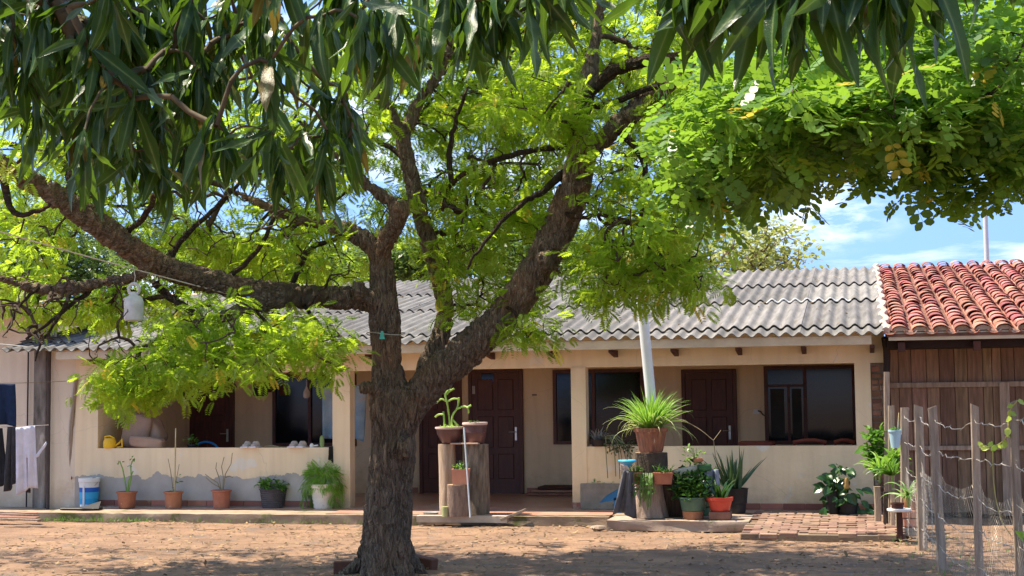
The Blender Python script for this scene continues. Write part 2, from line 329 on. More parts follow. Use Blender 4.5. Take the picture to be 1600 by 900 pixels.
        r5 = N('ShaderNodeValToRGB', t); r5.color_ramp.elements[0].position = .35; r5.color_ramp.elements[1].position = .7; r5.color_ramp.elements[0].color = (.36, .32, .28, 1); r5.color_ramp.elements[1].color = (.46, .43, .385, 1); L(n5.outputs['Fac'], r5.inputs[0], t)
        y = N('ShaderNodeMix', t, data_type='RGBA'); L(l.outputs[0], y.inputs['Factor'], t); L(col, y.inputs['A'], t); L(r5.outputs[0], y.inputs['B'], t); col = y.outputs['Result']
    L(col, p.inputs['Base Color'], t)
    nb = N('ShaderNodeTexNoise', t); nb.inputs['Scale'].default_value = 18; nb.inputs['Detail'].default_value = 7; L(g.outputs['Position'], nb.inputs['Vector'], t)
    b = N('ShaderNodeBump', t); b.inputs['Strength'].default_value = .35; b.inputs['Distance'].default_value = .01; L(nb.outputs['Fac'], b.inputs['Height'], t); L(b.outputs[0], p.inputs['Normal'], t)
    return m_
wall_m = plaster('cream_wall_paint', patch=.62); wall_low = plaster('cream_paint_over_bare_render', True, .62)
wall_in = plaster('cream_porch_paint', patch=.8, base=(.82, .64, .41)); wall_old = plaster('grimy_cream_wall', patch=.6, base=(.76, .64, .48))
XL, XR = uX(118, FY), uX(1385, FY)
HO = Vector((XL, FY, 0))
house = thing('house', 'long low cream house with grey corrugated roof, open porch and dark red doors', 'house', HO)
def part(fn, name, mat, parent=house, smooth=False, **kw):
    b = MB(); fn(b); return b.build(name, mat, parent, smooth, **kw)
T = .16
x153, x520, x547, x893, x916, x1338 = [uX(p, FY) for p in (153, 520, 547, 893, 916, 1337)]
part(lambda b: b.box((x153, FY, FZ), (x520, FY+T, ZP)), 'parapet', wall_low)
part(lambda b: b.box((x916, FY, FZ), (x1338, FY+T, ZP)), 'parapet', wall_m)
part(lambda b: b.box((x520, FY-.012, FZ), (x547, FY+T+.05, ZO)), 'column', wall_m)
part(lambda b: b.box((x893, FY-.012, FZ), (x916, FY+T+.05, ZO)), 'column', wall_m)
part(lambda b: b.box((XL, FY, FZ-.1), (x153, FY+T, ZO)), 'wall', wall_low)
xb0, xb1 = uX(1362, FY), uX(1384, FY)
part(lambda b: b.box((x1338, FY, FZ-.1), (xb0, FY+T, ZO)), 'wall', wall_m)
part(lambda b: b.box((XL, FY, ZO), (XR, FY+T, roofz(FY)-.05)), 'beam', wall_m)
# exposed masonry strip at the right corner
bk = M('old_brick', (.30, .14, .09), (.19, .09, .06), 8, .9, .5, rand=.25, c3=(.38, .31, .24), c3scale=6, c3pos=.57)
mort = M('rough_mortar', (.27, .21, .16), (.14, .1, .075), 6, .95, .9, 25, bdist=.03)
corner = part(lambda b: b.box((xb0+.002, FY+.03, FZ-.1), (XR, FY+T, ZO-.002)), 'masonry_corner', mort)
zz = FZ
while zz < ZO-.09:
    x = xb0+.012
    while x < XR-.06:
        wd = min(rnd.uniform(.09, .16), XR-.01-x)
        h = rnd.uniform(.055, .075)
        part(lambda b: b.box((x, FY+.012+rnd.uniform(0, .015), zz), (x+wd-.012, FY+.06, zz+h), ch=.006), 'brick', bk, corner)
        x += wd
    zz += .085
# back wall and side walls
xBL, xBR = XL, XR
part(lambda b: b.box((xBL, BY, FZ-.05), (xBR, BY+.15, roofz(BY)-.06)), 'back_wall', wall_in)
part(lambda b: b.box((x153-.1, FY+T+.002, FZ-.05), (x153, BY-.002, roofz(FY)-.05)), 'side_wall', wall_in)
part(lambda b: b.box((XR-.14, FY+T+.002, FZ-.05), (XR, BY-.002, roofz(FY)-.05)), 'side_wall', wall_in)
part(lambda b: b.box((XL, FY+.5, -.02), (XL+.15, 29, roofz(FY)-.06)), 'end_wall', wall_m)
part(lambda b: b.box((XL+.16, 28.3, -.02), (XR, 28.45, roofz(28.4)-.1)), 'rear_wall', wall_m)
part(lambda b: b.box((XL+.16, FY+T+.004, 2.42), (XR-.15, BY-.004, 2.46)), 'ceiling', wall_in)
# skirting tiles
sk = M('red_skirting_tile', (.36, .14, .095), (.25, .1, .07), 5, .45, .1, rand=.35, c3=(.5, .36, .27), c3scale=3, c3pos=.62)
def skirting(xa, xb, Y, parent=house, h=.095):
    x = xa
    while x < xb-.03:
        x2 = min(x+.30, xb)
        part(lambda b: b.box((x+.002, Y-.016, FZ+.012), (x2-.003, Y-.001, FZ+h), ch=.003), 'skirting_tile', sk, parent); x += .30
skirting(x153-.0, x520, FY); skirting(x916, x1338+.3, FY); skirting(x893, x916, FY-.012)
skirting(uX(573, BY), uX(655, BY), BY); skirting(uX(822, BY), uX(1060, BY), BY)
part(lambda b: b.box((x153, FY-.05, FZ), (x520, FY-.018, FZ+.012)), 'sill_strip', concrete)

# doors and windows on the back wall
brass = M('steel_handle', (.6, .6, .58), (.5, .5, .5), 3, .3, 0, metal=.8)
def door(p0, p1, ztop=None, right=True):
    a, b_ = uX(p0, BY), uX(p1, BY); zt = ztop or zY((p0+p1)/2, 577, BY)
    fr = MB(); y = BY-.05
    for s in ((a, FZ, a+.06, zt), (b_-.06, FZ, b_, zt), (a+.06, zt-.06, b_-.06, zt)): fr.box((s[0], y, s[1]), (s[2], BY+.02, s[3]), ch=.004)
    d = fr.build('door', dark_wood, house)
    lf = MB(); lf.box((a+.063, y+.015, FZ+.01), (b_-.063, BY-.003, zt-.063)); lf.build('door_leaf', dark_wood, d)
    H = zt-FZ; xm = (a+b_)/2
    for (x0, x1, z0_, z1) in ((a+.16, xm-.04, .12, .32), (xm+.04, b_-.16, .12, .32), (a+.16, xm-.04, .37, .62), (xm+.04, b_-.16, .37, .62), (a+.16, xm-.04, .67, .92), (xm+.04, b_-.16, .67, .92)):
        MB().box((x0, y+.003, FZ+z0_*H), (x1, y+.016, FZ+z1*H), ch=.01).build('door_panel', dark_wood, d)
    hx = b_-.12 if right else a+.12; hz = FZ+.98
    MB().box((hx-.018, y-.006, hz-.11), (hx+.018, y+.014, hz+.11), ch=.003).tube([(hx, y-.006, hz+.03), (hx, y-.045, hz+.03), (hx-.11, y-.045, hz+.03)], .009, 6).build('door_handle', brass, d)
    return d
door(292, 367, zY(330, 590, BY)); door(656, 722); d2 = door(733, 818); door(1066, 1152)
for (q0, q1, r0_, r1_) in ((752, 771, 582, 599),):
    a = onY(q0, r0_, BY-.054); c = onY(q1, r1_, BY-.054); MB().box((a.x, BY-.042, a.z), (c.x, BY-.034, c.z)).build('door_notice', glass_dark, d2)
a = onY(738, 606, BY-.05); MB().box((a.x, BY-.062, a.z-.1), (a.x+.05, BY-.052, a.z+.03)).build('door_sticker', M('pale_paper', (.5, .48, .45), rough=.8), d2)
def window(p0, p1, top=577, bot=694, cas=True):
    pm = (p0+p1)/2; a, b_ = uX(p0, BY), uX(p1, BY); zt, zb = zY(pm, top, BY), zY(pm, bot, BY)
    fr = MB(); y = BY-.045; t = .055
    fr.box((a, y, zb), (a+t, BY+.01, zt)).box((b_-t, y, zb), (b_, BY+.01, zt)).box((a+t, y, zt-t), (b_-t, BY+.01, zt)).box((a+t, y, zb), (b_-t, BY+.01, zb+t))
    xm = a+(b_-a)*.43; fr.box((xm, y, zb+t), (xm+t, BY+.01, zt-t))
    o = fr.build('window', dark_wood, house)
    MB().box((a+t, BY-.006, zb+t), (xm, BY-.002, zt-t)).build('pane', glass_dark, o); MB().box((xm+t, BY-.006, zb+t), (b_-t, BY-.002, zt-t)).build('pane', glass_dark, o)
    if cas:
        zc = zt-(zt-zb)*.27; xc = a+t+(xm-a-t)*.55
        MB().box((a+t+.002, y+.008, zc), (xm-.002, BY-.008, zc+.04)).box((xc, y+.008, zb+t), (xc+.04, BY-.008, zc)).build('casement_bar', dark_wood, o)
        cm = M('grey_curtain', (.05, .05, .045), (.03, .03, .028), 3, .8, 0)
        for (xa, xb_) in ((a+t+.04, xc-.05), (xc+.07, xm-.03)):
            MB().box((xa, BY-.0085, zb+t+.05), (xb_, BY-.0072, zc-.03)).build('curtain', cm, o)
    return o
window(427, 557, 584, 697, False); window(865, 1007, 577, 694, False); window(1195, 1338, 571, 694)
# wall socket with a cable, and door number
so_ = onY(1182, 643, BY); MB().box((so_.x-.05, BY-.012, so_.z-.04), (so_.x+.05, BY-.001, so_.z+.04), ch=.005).build('wall_socket', white_plastic, house)
MB().tube([(so_.x+.03, BY-.02, so_.z+.01), (so_.x+.07, BY-.06, so_.z), (so_.x+.10, BY-.03, so_.z-.05), (so_.x+.19, BY-.02, so_.z-.09)], .012, 6).build('cable', black_plastic, house)
q = onY(835, 617, BY); MB().box((q.x-.04, BY-.006, q.z-.014), (q.x+.04, BY-.001, q.z+.014)).build('number_plate', M('plate', (.25, .2, .15)), house)
# fascia and rafter tails
part(lambda b: b.box((XL-.05, EY+.045, EZ-.15), (XR-.17, EY+.07, EZ-.028), ch=.003), 'fascia', M('cream_fascia_board', (.60, .48, .34), (.46, .36, .25), 3, .8, .2))
Xr = uX(1361, 20.1, 540)
k = 0
while Xr-.875*k > XL+.1:
    x = Xr-.875*k+rnd.uniform(-.02, .02); part(lambda b: b.add([(x-.03, EY+.08, EZ-.155), (x+.03, EY+.08, EZ-.155), (x+.03, EY+.08, EZ-.19), (x-.03, EY+.08, EZ-.19), (x-.03, FY-.001, EZ-.155), (x+.03, FY-.001, EZ-.155), (x+.03, FY-.001, EZ-.25), (x-.03, FY-.001, EZ-.25)], [(0, 1, 2, 3), (4, 7, 6, 5), (0, 4, 5, 1), (3, 2, 6, 7), (0, 3, 7, 4), (1, 5, 6, 2)]), 'rafter_tail', rafter_mat); k += 1
# roof sheets
def sheetmat():
    m_ = M('fibre_cement', (.22, .205, .185), (.115, .108, .098), 2.6, .92, .4, 30, stretch=(3.5, .5, 1), rand=.2, c3=(.13, .115, .09), c3scale=1.6, c3pos=.57)
    return m_
fc = sheetmat()
Ylap = [EY, on_roof(1250, 514).y, on_roof(1250, 473).y, on_roof(1250, 447.5).y, on_roof(1250, 421).y]
PW, NWV, AMP = .18, 6, .028
def sheet(ya, yb):
    b = MB(); n = NWV*8; W = PW*NWV; Ls = (yb-ya)/math.cos(math.atan(SL))
    for yy in (0, Ls):
        for z in (0, -.011):
            for i in range(n+2):
                u = i/8*PW - PW/16; b.v.append((u, yy, AMP*math.cos(2*math.pi*u/PW)+z))
    k = n+2
    for i in range(k-1):
        b.f += [(i, i+1, 2*k+i+1, 2*k+i), (k+i, 3*k+i, 3*k+i+1, k+i+1), (i, k+i, k+i+1, i+1), (2*k+i, 2*k+i+1, 3*k+i+1, 3*k+i)]
    b.f += [(0, 2*k, 3*k, k), (k-1, 2*k-1, 4*k-1, 3*k-1)]
    me = b.mesh('roof_sheet', True); me.materials.append(fc); return me
W = PW*NWV; ncol = int(math.ceil((uX(1384, EY)-XL)/W))
x_right = uX(1380, EY, 525)
for r_ in range(4):
    ya, yb = Ylap[r_], Ylap[r_+1]+(.18 if r_ < 3 else 0)
    me = sheet(ya, yb)
    for c in range(int((x_right-XL+.25)/W)+(r_ < 9)):
        xx = x_right-(c+1)*W
        z = roofz(ya)+.013*(r_ % 2)+r_*.001+ (.0035 if c % 2 else 0)+rnd.uniform(0, .003)
        z = roofz(ya)+(.034 if r_ else 0)+(.007 if c % 2 else 0)
        Mx = Matrix.Translation((xx, ya+rnd.uniform(-.012, .012), z)) @ Matrix.Rotation(math.atan(SL)-(.034/(yb-ya) if r_ else 0), 4, 'X') @ Matrix.Rotation(rnd.uniform(-.0015, .0015), 4, 'Z')
        link('roof_sheet', me, house, None, Mx)
# white mortar patch on lap 2, flashing at the join
mw = M('white_mortar', (.72, .71, .68), (.6, .58, .54), 8, .9, .4)
def lap_patch(px0, px1, row):
    y = Ylap[row]; a, b_ = on_roof(px0, 473).x, on_roof(px1, 473).x; b = MB(); n = max(6, int((b_-a)/.02)); pts = []
    for i in range(n+1):
        x = a+(b_-a)*i/n; ph = (x-(x_right-40*W))/PW; pts.append((x, y-.008+rnd.uniform(-.006, .006), roofz(y)+.036+AMP*math.cos(2*math.pi*ph)))
    b.tube(pts, [.012+rnd.uniform(-.002, .004) for _ in pts], 6); return b.build('mortar_bead', mw, house, True)
lap_patch(1198, 1330, 2)
# porch slab
tile_m, t = newmat('red_porch_tiles')
o = N('ShaderNodeOutputMaterial', t); p = N('ShaderNodeBsdfPrincipled', t); L(p.outputs[0], o.inputs[0], t); p.inputs['Roughness'].default_value = .35
g = N('ShaderNodeNewGeometry', t); br = N('ShaderNodeTexBrick', t); br.offset = 0; br.inputs['Scale'].default_value = 1; br.inputs['Brick Width'].default_value = .33; br.inputs['Row Height'].default_value = .33; br.inputs['Mortar Size'].default_value = .006
br.inputs['Color1'].default_value = (.42, .20, .14, 1); br.inputs['Color2'].default_value = (.52, .29, .21, 1); br.inputs['Mortar'].default_value = (.30, .2, .15, 1); L(g.outputs['Position'], br.inputs['Vector'], t)
n = N('ShaderNodeTexNoise', t); n.inputs['Scale'].default_value = 1.3; n.inputs['Detail'].default_value = 8; L(g.outputs['Position'], n.inputs['Vector'], t)
r = N('ShaderNodeValToRGB', t); r.color_ramp.elements[0].position = .42; r.color_ramp.elements[1].position = .75; L(n.outputs['Fac'], r.inputs[0], t)
x_ = N('ShaderNodeMix', t, data_type='RGBA'); L(r.outputs[0], x_.inputs['Factor'], t); L(br.outputs[0], x_.inputs['A'], t); x_.inputs['B'].default_value = (.52, .40, .31, 1); L(x_.outputs['Result'], p.inputs['Base Color'], t)
SY = onZ(860, 806, FZ).y
x_sl0, x_sl1 = uX(60, SY), uX(948, SY)
part(lambda b: b.box((x_sl0+.35, FY-.4, FZ-.004), (XR, BY-.001, FZ)), 'porch_floor', tile_m)
part(lambda b: b.box((x547, SY+.12, FZ-.004), (x_sl1, FY-.402, FZ)), 'porch_floor', tile_m)
def rough_slab(a, b_, name, mat, parent=None, seg=.12, amp=.012, **kw):
    bm = bmesh.new(); bmesh.ops.create_cube(bm, size=1)
    for v in bm.verts: v.co = Vector(((a[0]+b_[0])/2+v.co.x*(b_[0]-a[0]), (a[1]+b_[1])/2+v.co.y*(b_[1]-a[1]), (a[2]+b_[2])/2+v.co.z*(b_[2]-a[2])))
    ln = max(b_[0]-a[0], .1); n_ = int(ln/seg)
    bmesh.ops.subdivide_edges(bm, edges=[e for e in bm.edges if abs((e.verts[0].co-e.verts[1].co).x) > ln*.5], cuts=max(2, n_), use_grid_fill=True)
    bmesh.ops.subdivide_edges(bm, edges=[e for e in bm.edges if abs((e.verts[0].co-e.verts[1].co).z) > .01], cuts=2, use_grid_fill=True)
    for v in bm.verts:
        q = v.co; nn = mnoise.noise(Vector((q.x*3.1, q.z*9, 1)))*amp*2+mnoise.noise(Vector((q.x*11, q.z*19, 5)))*amp
        if q.y < (a[1]+b_[1])/2: v.co.y += nn
        if q.z < b_[2]-.001 : pass
        elif q.y < (a[1]+b_[1])/2: v.co.z -= abs(nn)*.7
    b = MB(); bm.verts.index_update(); b.add([v.co.copy() for v in bm.verts], [[v.index for v in f.verts] for f in bm.faces]); bm.free()
    return b.build(name, mat, parent, True, **kw)
rough_slab((x_sl0, SY, -.06), (x_sl1, FY+.1, FZ-.006), 'porch_step', moss_concrete, house)
rough_slab((x_sl1+.003, SY+.26, -.06), (uX(1172, 19.6), FY+.1, FZ-.008), 'porch_step', moss_concrete, house)
# ------------------------------------------------ left annex
AO = Vector((uX(78, 20.9), 20.9, 0))
annex = thing('annex', 'grimy cream neighbouring wall with flat roof edge at left end of the yard', 'building', AO)
xa0, xa1 = uX(-400, 20.9), uX(77, 20.9)
part(lambda b: b.box((xa0, 20.9, -.02), (uX(41, 20.9), 21.1, 3.05)), 'wall', wall_old, annex)
part(lambda b: b.box((uX(41, 20.9), 20.86, -.02), (xa1, 21.1, 3.05)), 'wall', wall_old, annex)
colm = M('stained_concrete_column', (.33, .29, .245), (.10, .085, .07), 2.2, .95, .8, 25, stretch=(3, 3, .7), c3=(.5, .44, .36), c3scale=2, c3pos=.6)
part(lambda b: b.box((uX(57, 20.7), 20.6, -.02), (uX(77, 20.7), 20.84, 3.0), ch=.012), 'column', colm, annex)
part(lambda b: b.box((xa0, 20.2, 3.05), (uX(88, 20.2), 24, 3.14), ch=.01), 'roof_slab', M('pale_roof_slab', (.5, .46, .4), (.34, .3, .25), 3), annex)
part(lambda b: b.box((uX(78, FY), FY+.02, -.02), (XL-.003, FY+T, 2.62)), 'link_wall', wall_old, annex)
part(lambda b: b.tube([(uX(79, 20.5), 20.45, -.02), (uX(78.6, 20.5), 20.45, 1.5), (uX(78, 20.5), 20.45, 2.95)], .028, 8), 'drain_pipe', M('dark_pipe', (.09, .07, .065)), annex, True)
part(lambda b: b.tube([(uX(43, 20.8), 20.8, 0), (uX(43, 20.8), 20.8, 3.0)], .012, 6), 'conduit', black_plastic, annex, True)
rough_slab((uX(-200, 20.2), 19.9, -.05), (x_sl0-.004, 20.85, .06), 'ledge', moss_concrete, annex)
# house far behind on the left
nb = thing('neighbour_house', 'bright cream house wall glimpsed behind the left end of the corrugated roof', 'house', (uX(210, 34), 34, 0))
nbm = M('bright_cream_wall', (.72, .62, .5), (.6, .5, .4), 1, .9)  # bright cream is the wall's own tone, mottled at random
part(lambda b: b.box((uX(-120, 34, 500), 34, 0), (uX(330, 34, 500), 39, zY(200, 470, 34))), 'wall', nbm, nb)
part(lambda b: b.add([(uX(-130, 33.5), 33.5, zY(200, 472, 34)+.02), (uX(345, 33.5), 33.5, zY(200, 472, 34)+.02), (uX(345, 33.5), 39, zY(200, 455, 34)+.3), (uX(-130, 33.5), 39, zY(200, 455, 34)+.3)], [(0, 1, 2, 3)]), 'roof', M('pinkish_roof', (.5, .36, .28), (.4, .28, .22)), nb)
wb = onY(120, 488, 33.95); part(lambda b: b.box((wb.x-.45, 33.93, wb.z-.25), (wb.x+.75, 33.99, wb.z+.35)), 'window', blue_plastic, nb)

# ------------------------------------------------ tiled shed on the right
SX0 = uX(1392, EY)
TZ = zY(1500, 521, EY)
shed = thing('tiled_shed', 'timber-clad outbuilding under a red barrel tile roof at right', 'shed', (SX0, 21.0, 0))
TSL = math.tan(R(10.2)); TYR = 28.9
def tz(y): return TZ+TSL*(y-EY)
tile_mt = M('red_clay_tile', (.40, .145, .105), (.26, .09, .068), 7, .85, .25, 50, rand=.4, c3=(.50, .37, .30), c3scale=5, c3pos=.58)
def barrel(r0b, r1b, ln, up=True, seg=8, th=.014):
    b = MB()
    for yy, rr in ((0, r0b), (ln, r1b)):
        for q in (rr, rr-th):
            for k in range(seg+1):
                a = math.pi*k/seg; b.v.append((q*math.cos(a), yy, (q*math.sin(a)*.62 if up else -q*math.sin(a)*.6)))
    k = seg+1
    for i in range(seg): b.f += [(i, i+1, 2*k+i+1, 2*k+i), (k+i, 3*k+i, 3*k+i+1, k+i+1), (i, k+i, k+i+1, i+1), (2*k+i, 2*k+i+1, 3*k+i+1, 3*k+i)]
    b.f += [(0, 2*k, 3*k, k), (k-1, 2*k-1, 4*k-1, 3*k-1)]
    return b
cap = barrel(.110, .090, .40).mesh('cap_tile', True); cap.materials.append(tile_mt)
rot = Matrix.Rotation(math.atan(TSL), 4, 'X')
chan = MB(); extra = MB(); ntile = 0
row_n = 26; st = (TYR-EY)/row_n
for c in range(14):
    x = SX0+.15+c*.262
    for r_ in range(row_n):
        y = EY+r_*st
        if True:
            Mx = Matrix.Translation((x+rnd.uniform(-.012, .012), y+rnd.uniform(-.03, .03), tz(y)+.05+rnd.uniform(0, .012))) @ rot @ Matrix.Rotation(-.035, 4, 'X') @ Matrix.Rotation(rnd.uniform(-.06, .06), 4, 'Z')
            if ntile < 299: link('cap_tile', cap, shed, None, Mx); ntile += 1
            else: cb = barrel(.110, .090, .40); extra.add(cb.v, cb.f, Mx)
        bb = barrel(.085, .07, .42, False)
        chan.add(bb.v, bb.f, Matrix.Translation((x-.131, y-.015, tz(y)+.045)) @ rot @ Matrix.Rotation(-.03, 4, 'X'))
plug = MB()
for c in range(14):
    x = SX0+.15+c*.262; k0 = len(plug.v)
    for yy in (EY+.03, EY+.12):
        for k in range(9): a = math.pi*k/8; plug.v.append((x+.10*math.cos(a), yy, tz(yy)+.035+.062*math.sin(a)+.004*rnd.random()))
    plug.f += [tuple(k0+k for k in range(9))[::-1]]+[(k0+k, k0+k+1, k0+10+k, k0+9+k) for k in range(8)]
plug.build('mortar_plugs', bpy.data.materials.get('eave_mortar') or M('eave_mortar', (.42, .30, .22), (.28, .19, .13), 9, .95, .5), shed, kind='stuff')
extra.build('far_cap_tiles', tile_mt, shed, True, kind='stuff')
o = chan.build('channel_tiles', tile_mt, shed, True, kind='stuff')
part(lambda b: b.add([(SX0-.02, EY+.02, tz(EY)-.03), (SX0+4.2, EY+.02, tz(EY)-.03), (SX0+4.2, TYR, tz(TYR)-.03), (SX0-.02, TYR, tz(TYR)-.03), (SX0-.02, EY+.02, tz(EY)+.012), (SX0+4.2, EY+.02, tz(EY)+.012), (SX0+4.2, TYR, tz(TYR)+.012), (SX0-.02, TYR, tz(TYR)+.012)], [(0, 3, 2, 1), (4, 5, 6, 7), (0, 1, 5, 4), (2, 3, 7, 6), (0, 4, 7, 3), (1, 2, 6, 5)]), 'roof_deck', M('dusty_clay_bedding', (.22, .11, .08), (.1, .05, .035), 6, .95, .5), shed)
# mortared valley where the two roofs meet
vb = MB(); pts = []
for i in range(50):
    y = EY+.05+(TYR-EY-.1)*i/49; pts.append((SX0-.03+.03*math.sin(i*1.3), y, tz(y)+.045+.012*math.sin(i*2.1)))
vb.tube(pts, [.055+.015*mnoise.noise(Vector((i*.7, 0, 0))) for i in range(50)], 8).build('mortar_valley', M('pink_mortar', (.55, .42, .34), (.38, .25, .19), 7, .95, .8, 30), shed, True)
part(lambda b: b.box((SX0, EY+.03, TZ-.075), (SX0+4.2, EY+.06, TZ+.03)), 'fascia', MATS['cream_fascia_board'], shed)
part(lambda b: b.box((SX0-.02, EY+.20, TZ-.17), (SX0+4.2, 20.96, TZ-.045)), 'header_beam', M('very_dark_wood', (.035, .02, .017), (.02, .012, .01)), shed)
for k in range(5):
    x = SX0+.12+k*.95; part(lambda b: b.box((x, EY+.065, TZ-.22), (x+.09, EY+.19, TZ-.1)), 'rafter_tail', rafter_mat, shed)
plank_m = M('weathered_plank', (.31, .195, .125), (.16, .098, .062), 2.5, .85, .6, 18, stretch=(9, 9, .9), rand=.3, c3=(.36, .26, .19), c3scale=2, c3pos=.62, bdist=.01)
x = uX(1392, 21.0); i = 0
while x < uX(1392, 21)+4.5:
    wd = rnd.choice([.13, .15, .17, .2, .12]); yo = rnd.uniform(0, .012)
    b = MB().box((x+.003, 21.0+yo, .02+rnd.uniform(0, .05)), (x+wd-.004, 21.03+yo, TZ-.1), ch=.003); b.build('plank', plank_m, shed); x += wd
for (py, h) in ((601, .07), (700, .06)):
    z = zY(1490, py, 20.97); part(lambda b: b.box((uX(1392, 21), 20.955, z-h/2), (uX(1392, 21)+4.5, 20.992, z+h/2), ch=.004), 'cross_rail', grey_wood, shed)
xp = uX(1570, 20.95); part(lambda b: b.box((xp-.06, 20.92, .02), (xp+.07, 20.953, zY(1570, 597, 20.95)), ch=.004), 'batten', grey_wood, shed)
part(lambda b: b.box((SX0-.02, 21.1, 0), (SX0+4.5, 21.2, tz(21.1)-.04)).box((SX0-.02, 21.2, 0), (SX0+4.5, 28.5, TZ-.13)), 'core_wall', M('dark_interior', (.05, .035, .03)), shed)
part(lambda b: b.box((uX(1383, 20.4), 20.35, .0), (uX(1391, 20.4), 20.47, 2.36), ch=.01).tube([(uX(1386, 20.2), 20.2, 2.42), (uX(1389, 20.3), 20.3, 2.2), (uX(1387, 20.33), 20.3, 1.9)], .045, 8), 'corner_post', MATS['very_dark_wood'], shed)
# mast
mp_ = at(1539, 322, 33); mb_ = at(1540, 470, 33)
MB().tube([Vector((mp_.x, mp_.y, 0)), mp_], .055, 10).build('mast', M('pale_mast_paint', (.62, .61, .6), (.52, .5, .48), 2, .6, 0), None, True, label='slim pale mast rising behind the red tiled roof', cat='mast')
# ================================================================== TREES
def catmull(P, n=6):
    P = [np.array(p, float) for p in P]; out = []
    Q = [2*P[0]-P[1]]+P+[2*P[-1]-P[-2]]
    for i in range(1, len(Q)-2):
        for k in range(n):
            t = k/n; a, b, c, d = Q[i-1], Q[i], Q[i+1], Q[i+2]
            out.append(.5*((2*b)+(-a+c)*t+(2*a-5*b+4*c-d)*t*t+(-a+3*b-3*c+d)*t**3))
    out.append(P[-1]); return out
def limb(path, n=6):
    """path of (px,py,width_px,depth) -> world points and radii"""
    c = catmull(path, n); pts = [at(q[0], q[1], q[3]) for q in c]; rad = [q[2]*(.44 if q[2] > 70 else .40)*q[3]/F_PX for q in c]; return pts, rad
def np_scatter(name, T, faces, O, D, Nn, S, mat, parent=None, tint=None, kind='stuff'):
    T = np.asarray(T, float); D = D/np.linalg.norm(D, axis=1, keepdims=True)
    Nn = Nn-(Nn*D).sum(1, keepdims=True)*D; Nn = Nn/np.maximum(1e-6, np.linalg.norm(Nn, axis=1, keepdims=True)); B = np.cross(Nn, D)
    V = O[:, None]+S[:, None, None]*(T[None, :, :1]*D[:, None]+T[None, :, 1:2]*B[:, None]+T[None, :, 2:]*Nn[:, None])
    n, k = len(O), len(T); fl = np.concatenate([np.array(f) for f in faces]); ln = np.array([len(f) for f in faces]); st = np.concatenate([[0], np.cumsum(ln)[:-1]])
    loops = (fl[None]+(np.arange(n)*k)[:, None]).ravel(); starts = (st[None]+(np.arange(n)*len(fl))[:, None]).ravel()
    tn = np.repeat(tint if tint is not None else rng.random(n), k)
    off = np.array(root_loc(parent)) if parent else np.zeros(3)
    me = np_mesh(name, V.reshape(-1, 3)-off, loops, starts, False, tn); o = link(name, me, parent, mat)
    if kind: o['kind'] = kind
    return o
def pinnate(pairs=8, ll=.26, lw=.11, round_=False, droop=.25, tipleaf=True, ang=62):
    T = []; Fs = []
    def zz(x): return -droop*x*x
    T += [(0, -.008, 0), (0, .008, 0), (.5, .007, zz(.5)), (.5, -.007, zz(.5)), (1, .004, zz(1)), (1, -.004, zz(1))]; Fs += [(0, 1, 2, 3), (3, 2, 4, 5)]
    for i in range(pairs):
        x = .18+.78*i/(pairs-1) if pairs > 1 else .5; sc = (.75+.5*math.sin(math.pi*(i+.6)/pairs))*(1 if not round_ else .9+.5*i/pairs)
        for s in (-1, 1):
            a = R(ang)*s; dx, dy = math.cos(a), math.sin(a); nx_, ny_ = -dy, dx
            b = (x, s*.012, zz(x)); o = len(T); l = ll*sc; w_ = lw*sc; dz = -.18*l*rnd.uniform(.3, 1.6)
            if round_:
                for (u, v) in ((0, 0), (.3, .42), (.7, .5), (1, .12), (1, -.12), (.7, -.5), (.3, -.42)): T.append((b[0]+dx*l*u+nx_*w_*v, b[1]+dy*l*u+ny_*w_*v, b[2]+dz*u*u-.1*w_*abs(v)))
                Fs.append(tuple(o+j for j in range(7)))
            else:
                for (u, v) in ((0, 0), (.55, .5), (1, 0), (.55, -.5)): T.append((b[0]+dx*l*u+nx_*w_*v, b[1]+dy*l*u+ny_*w_*v, b[2]+dz*u*u))
                Fs.append((o, o+1, o+2, o+3))
    return T, Fs
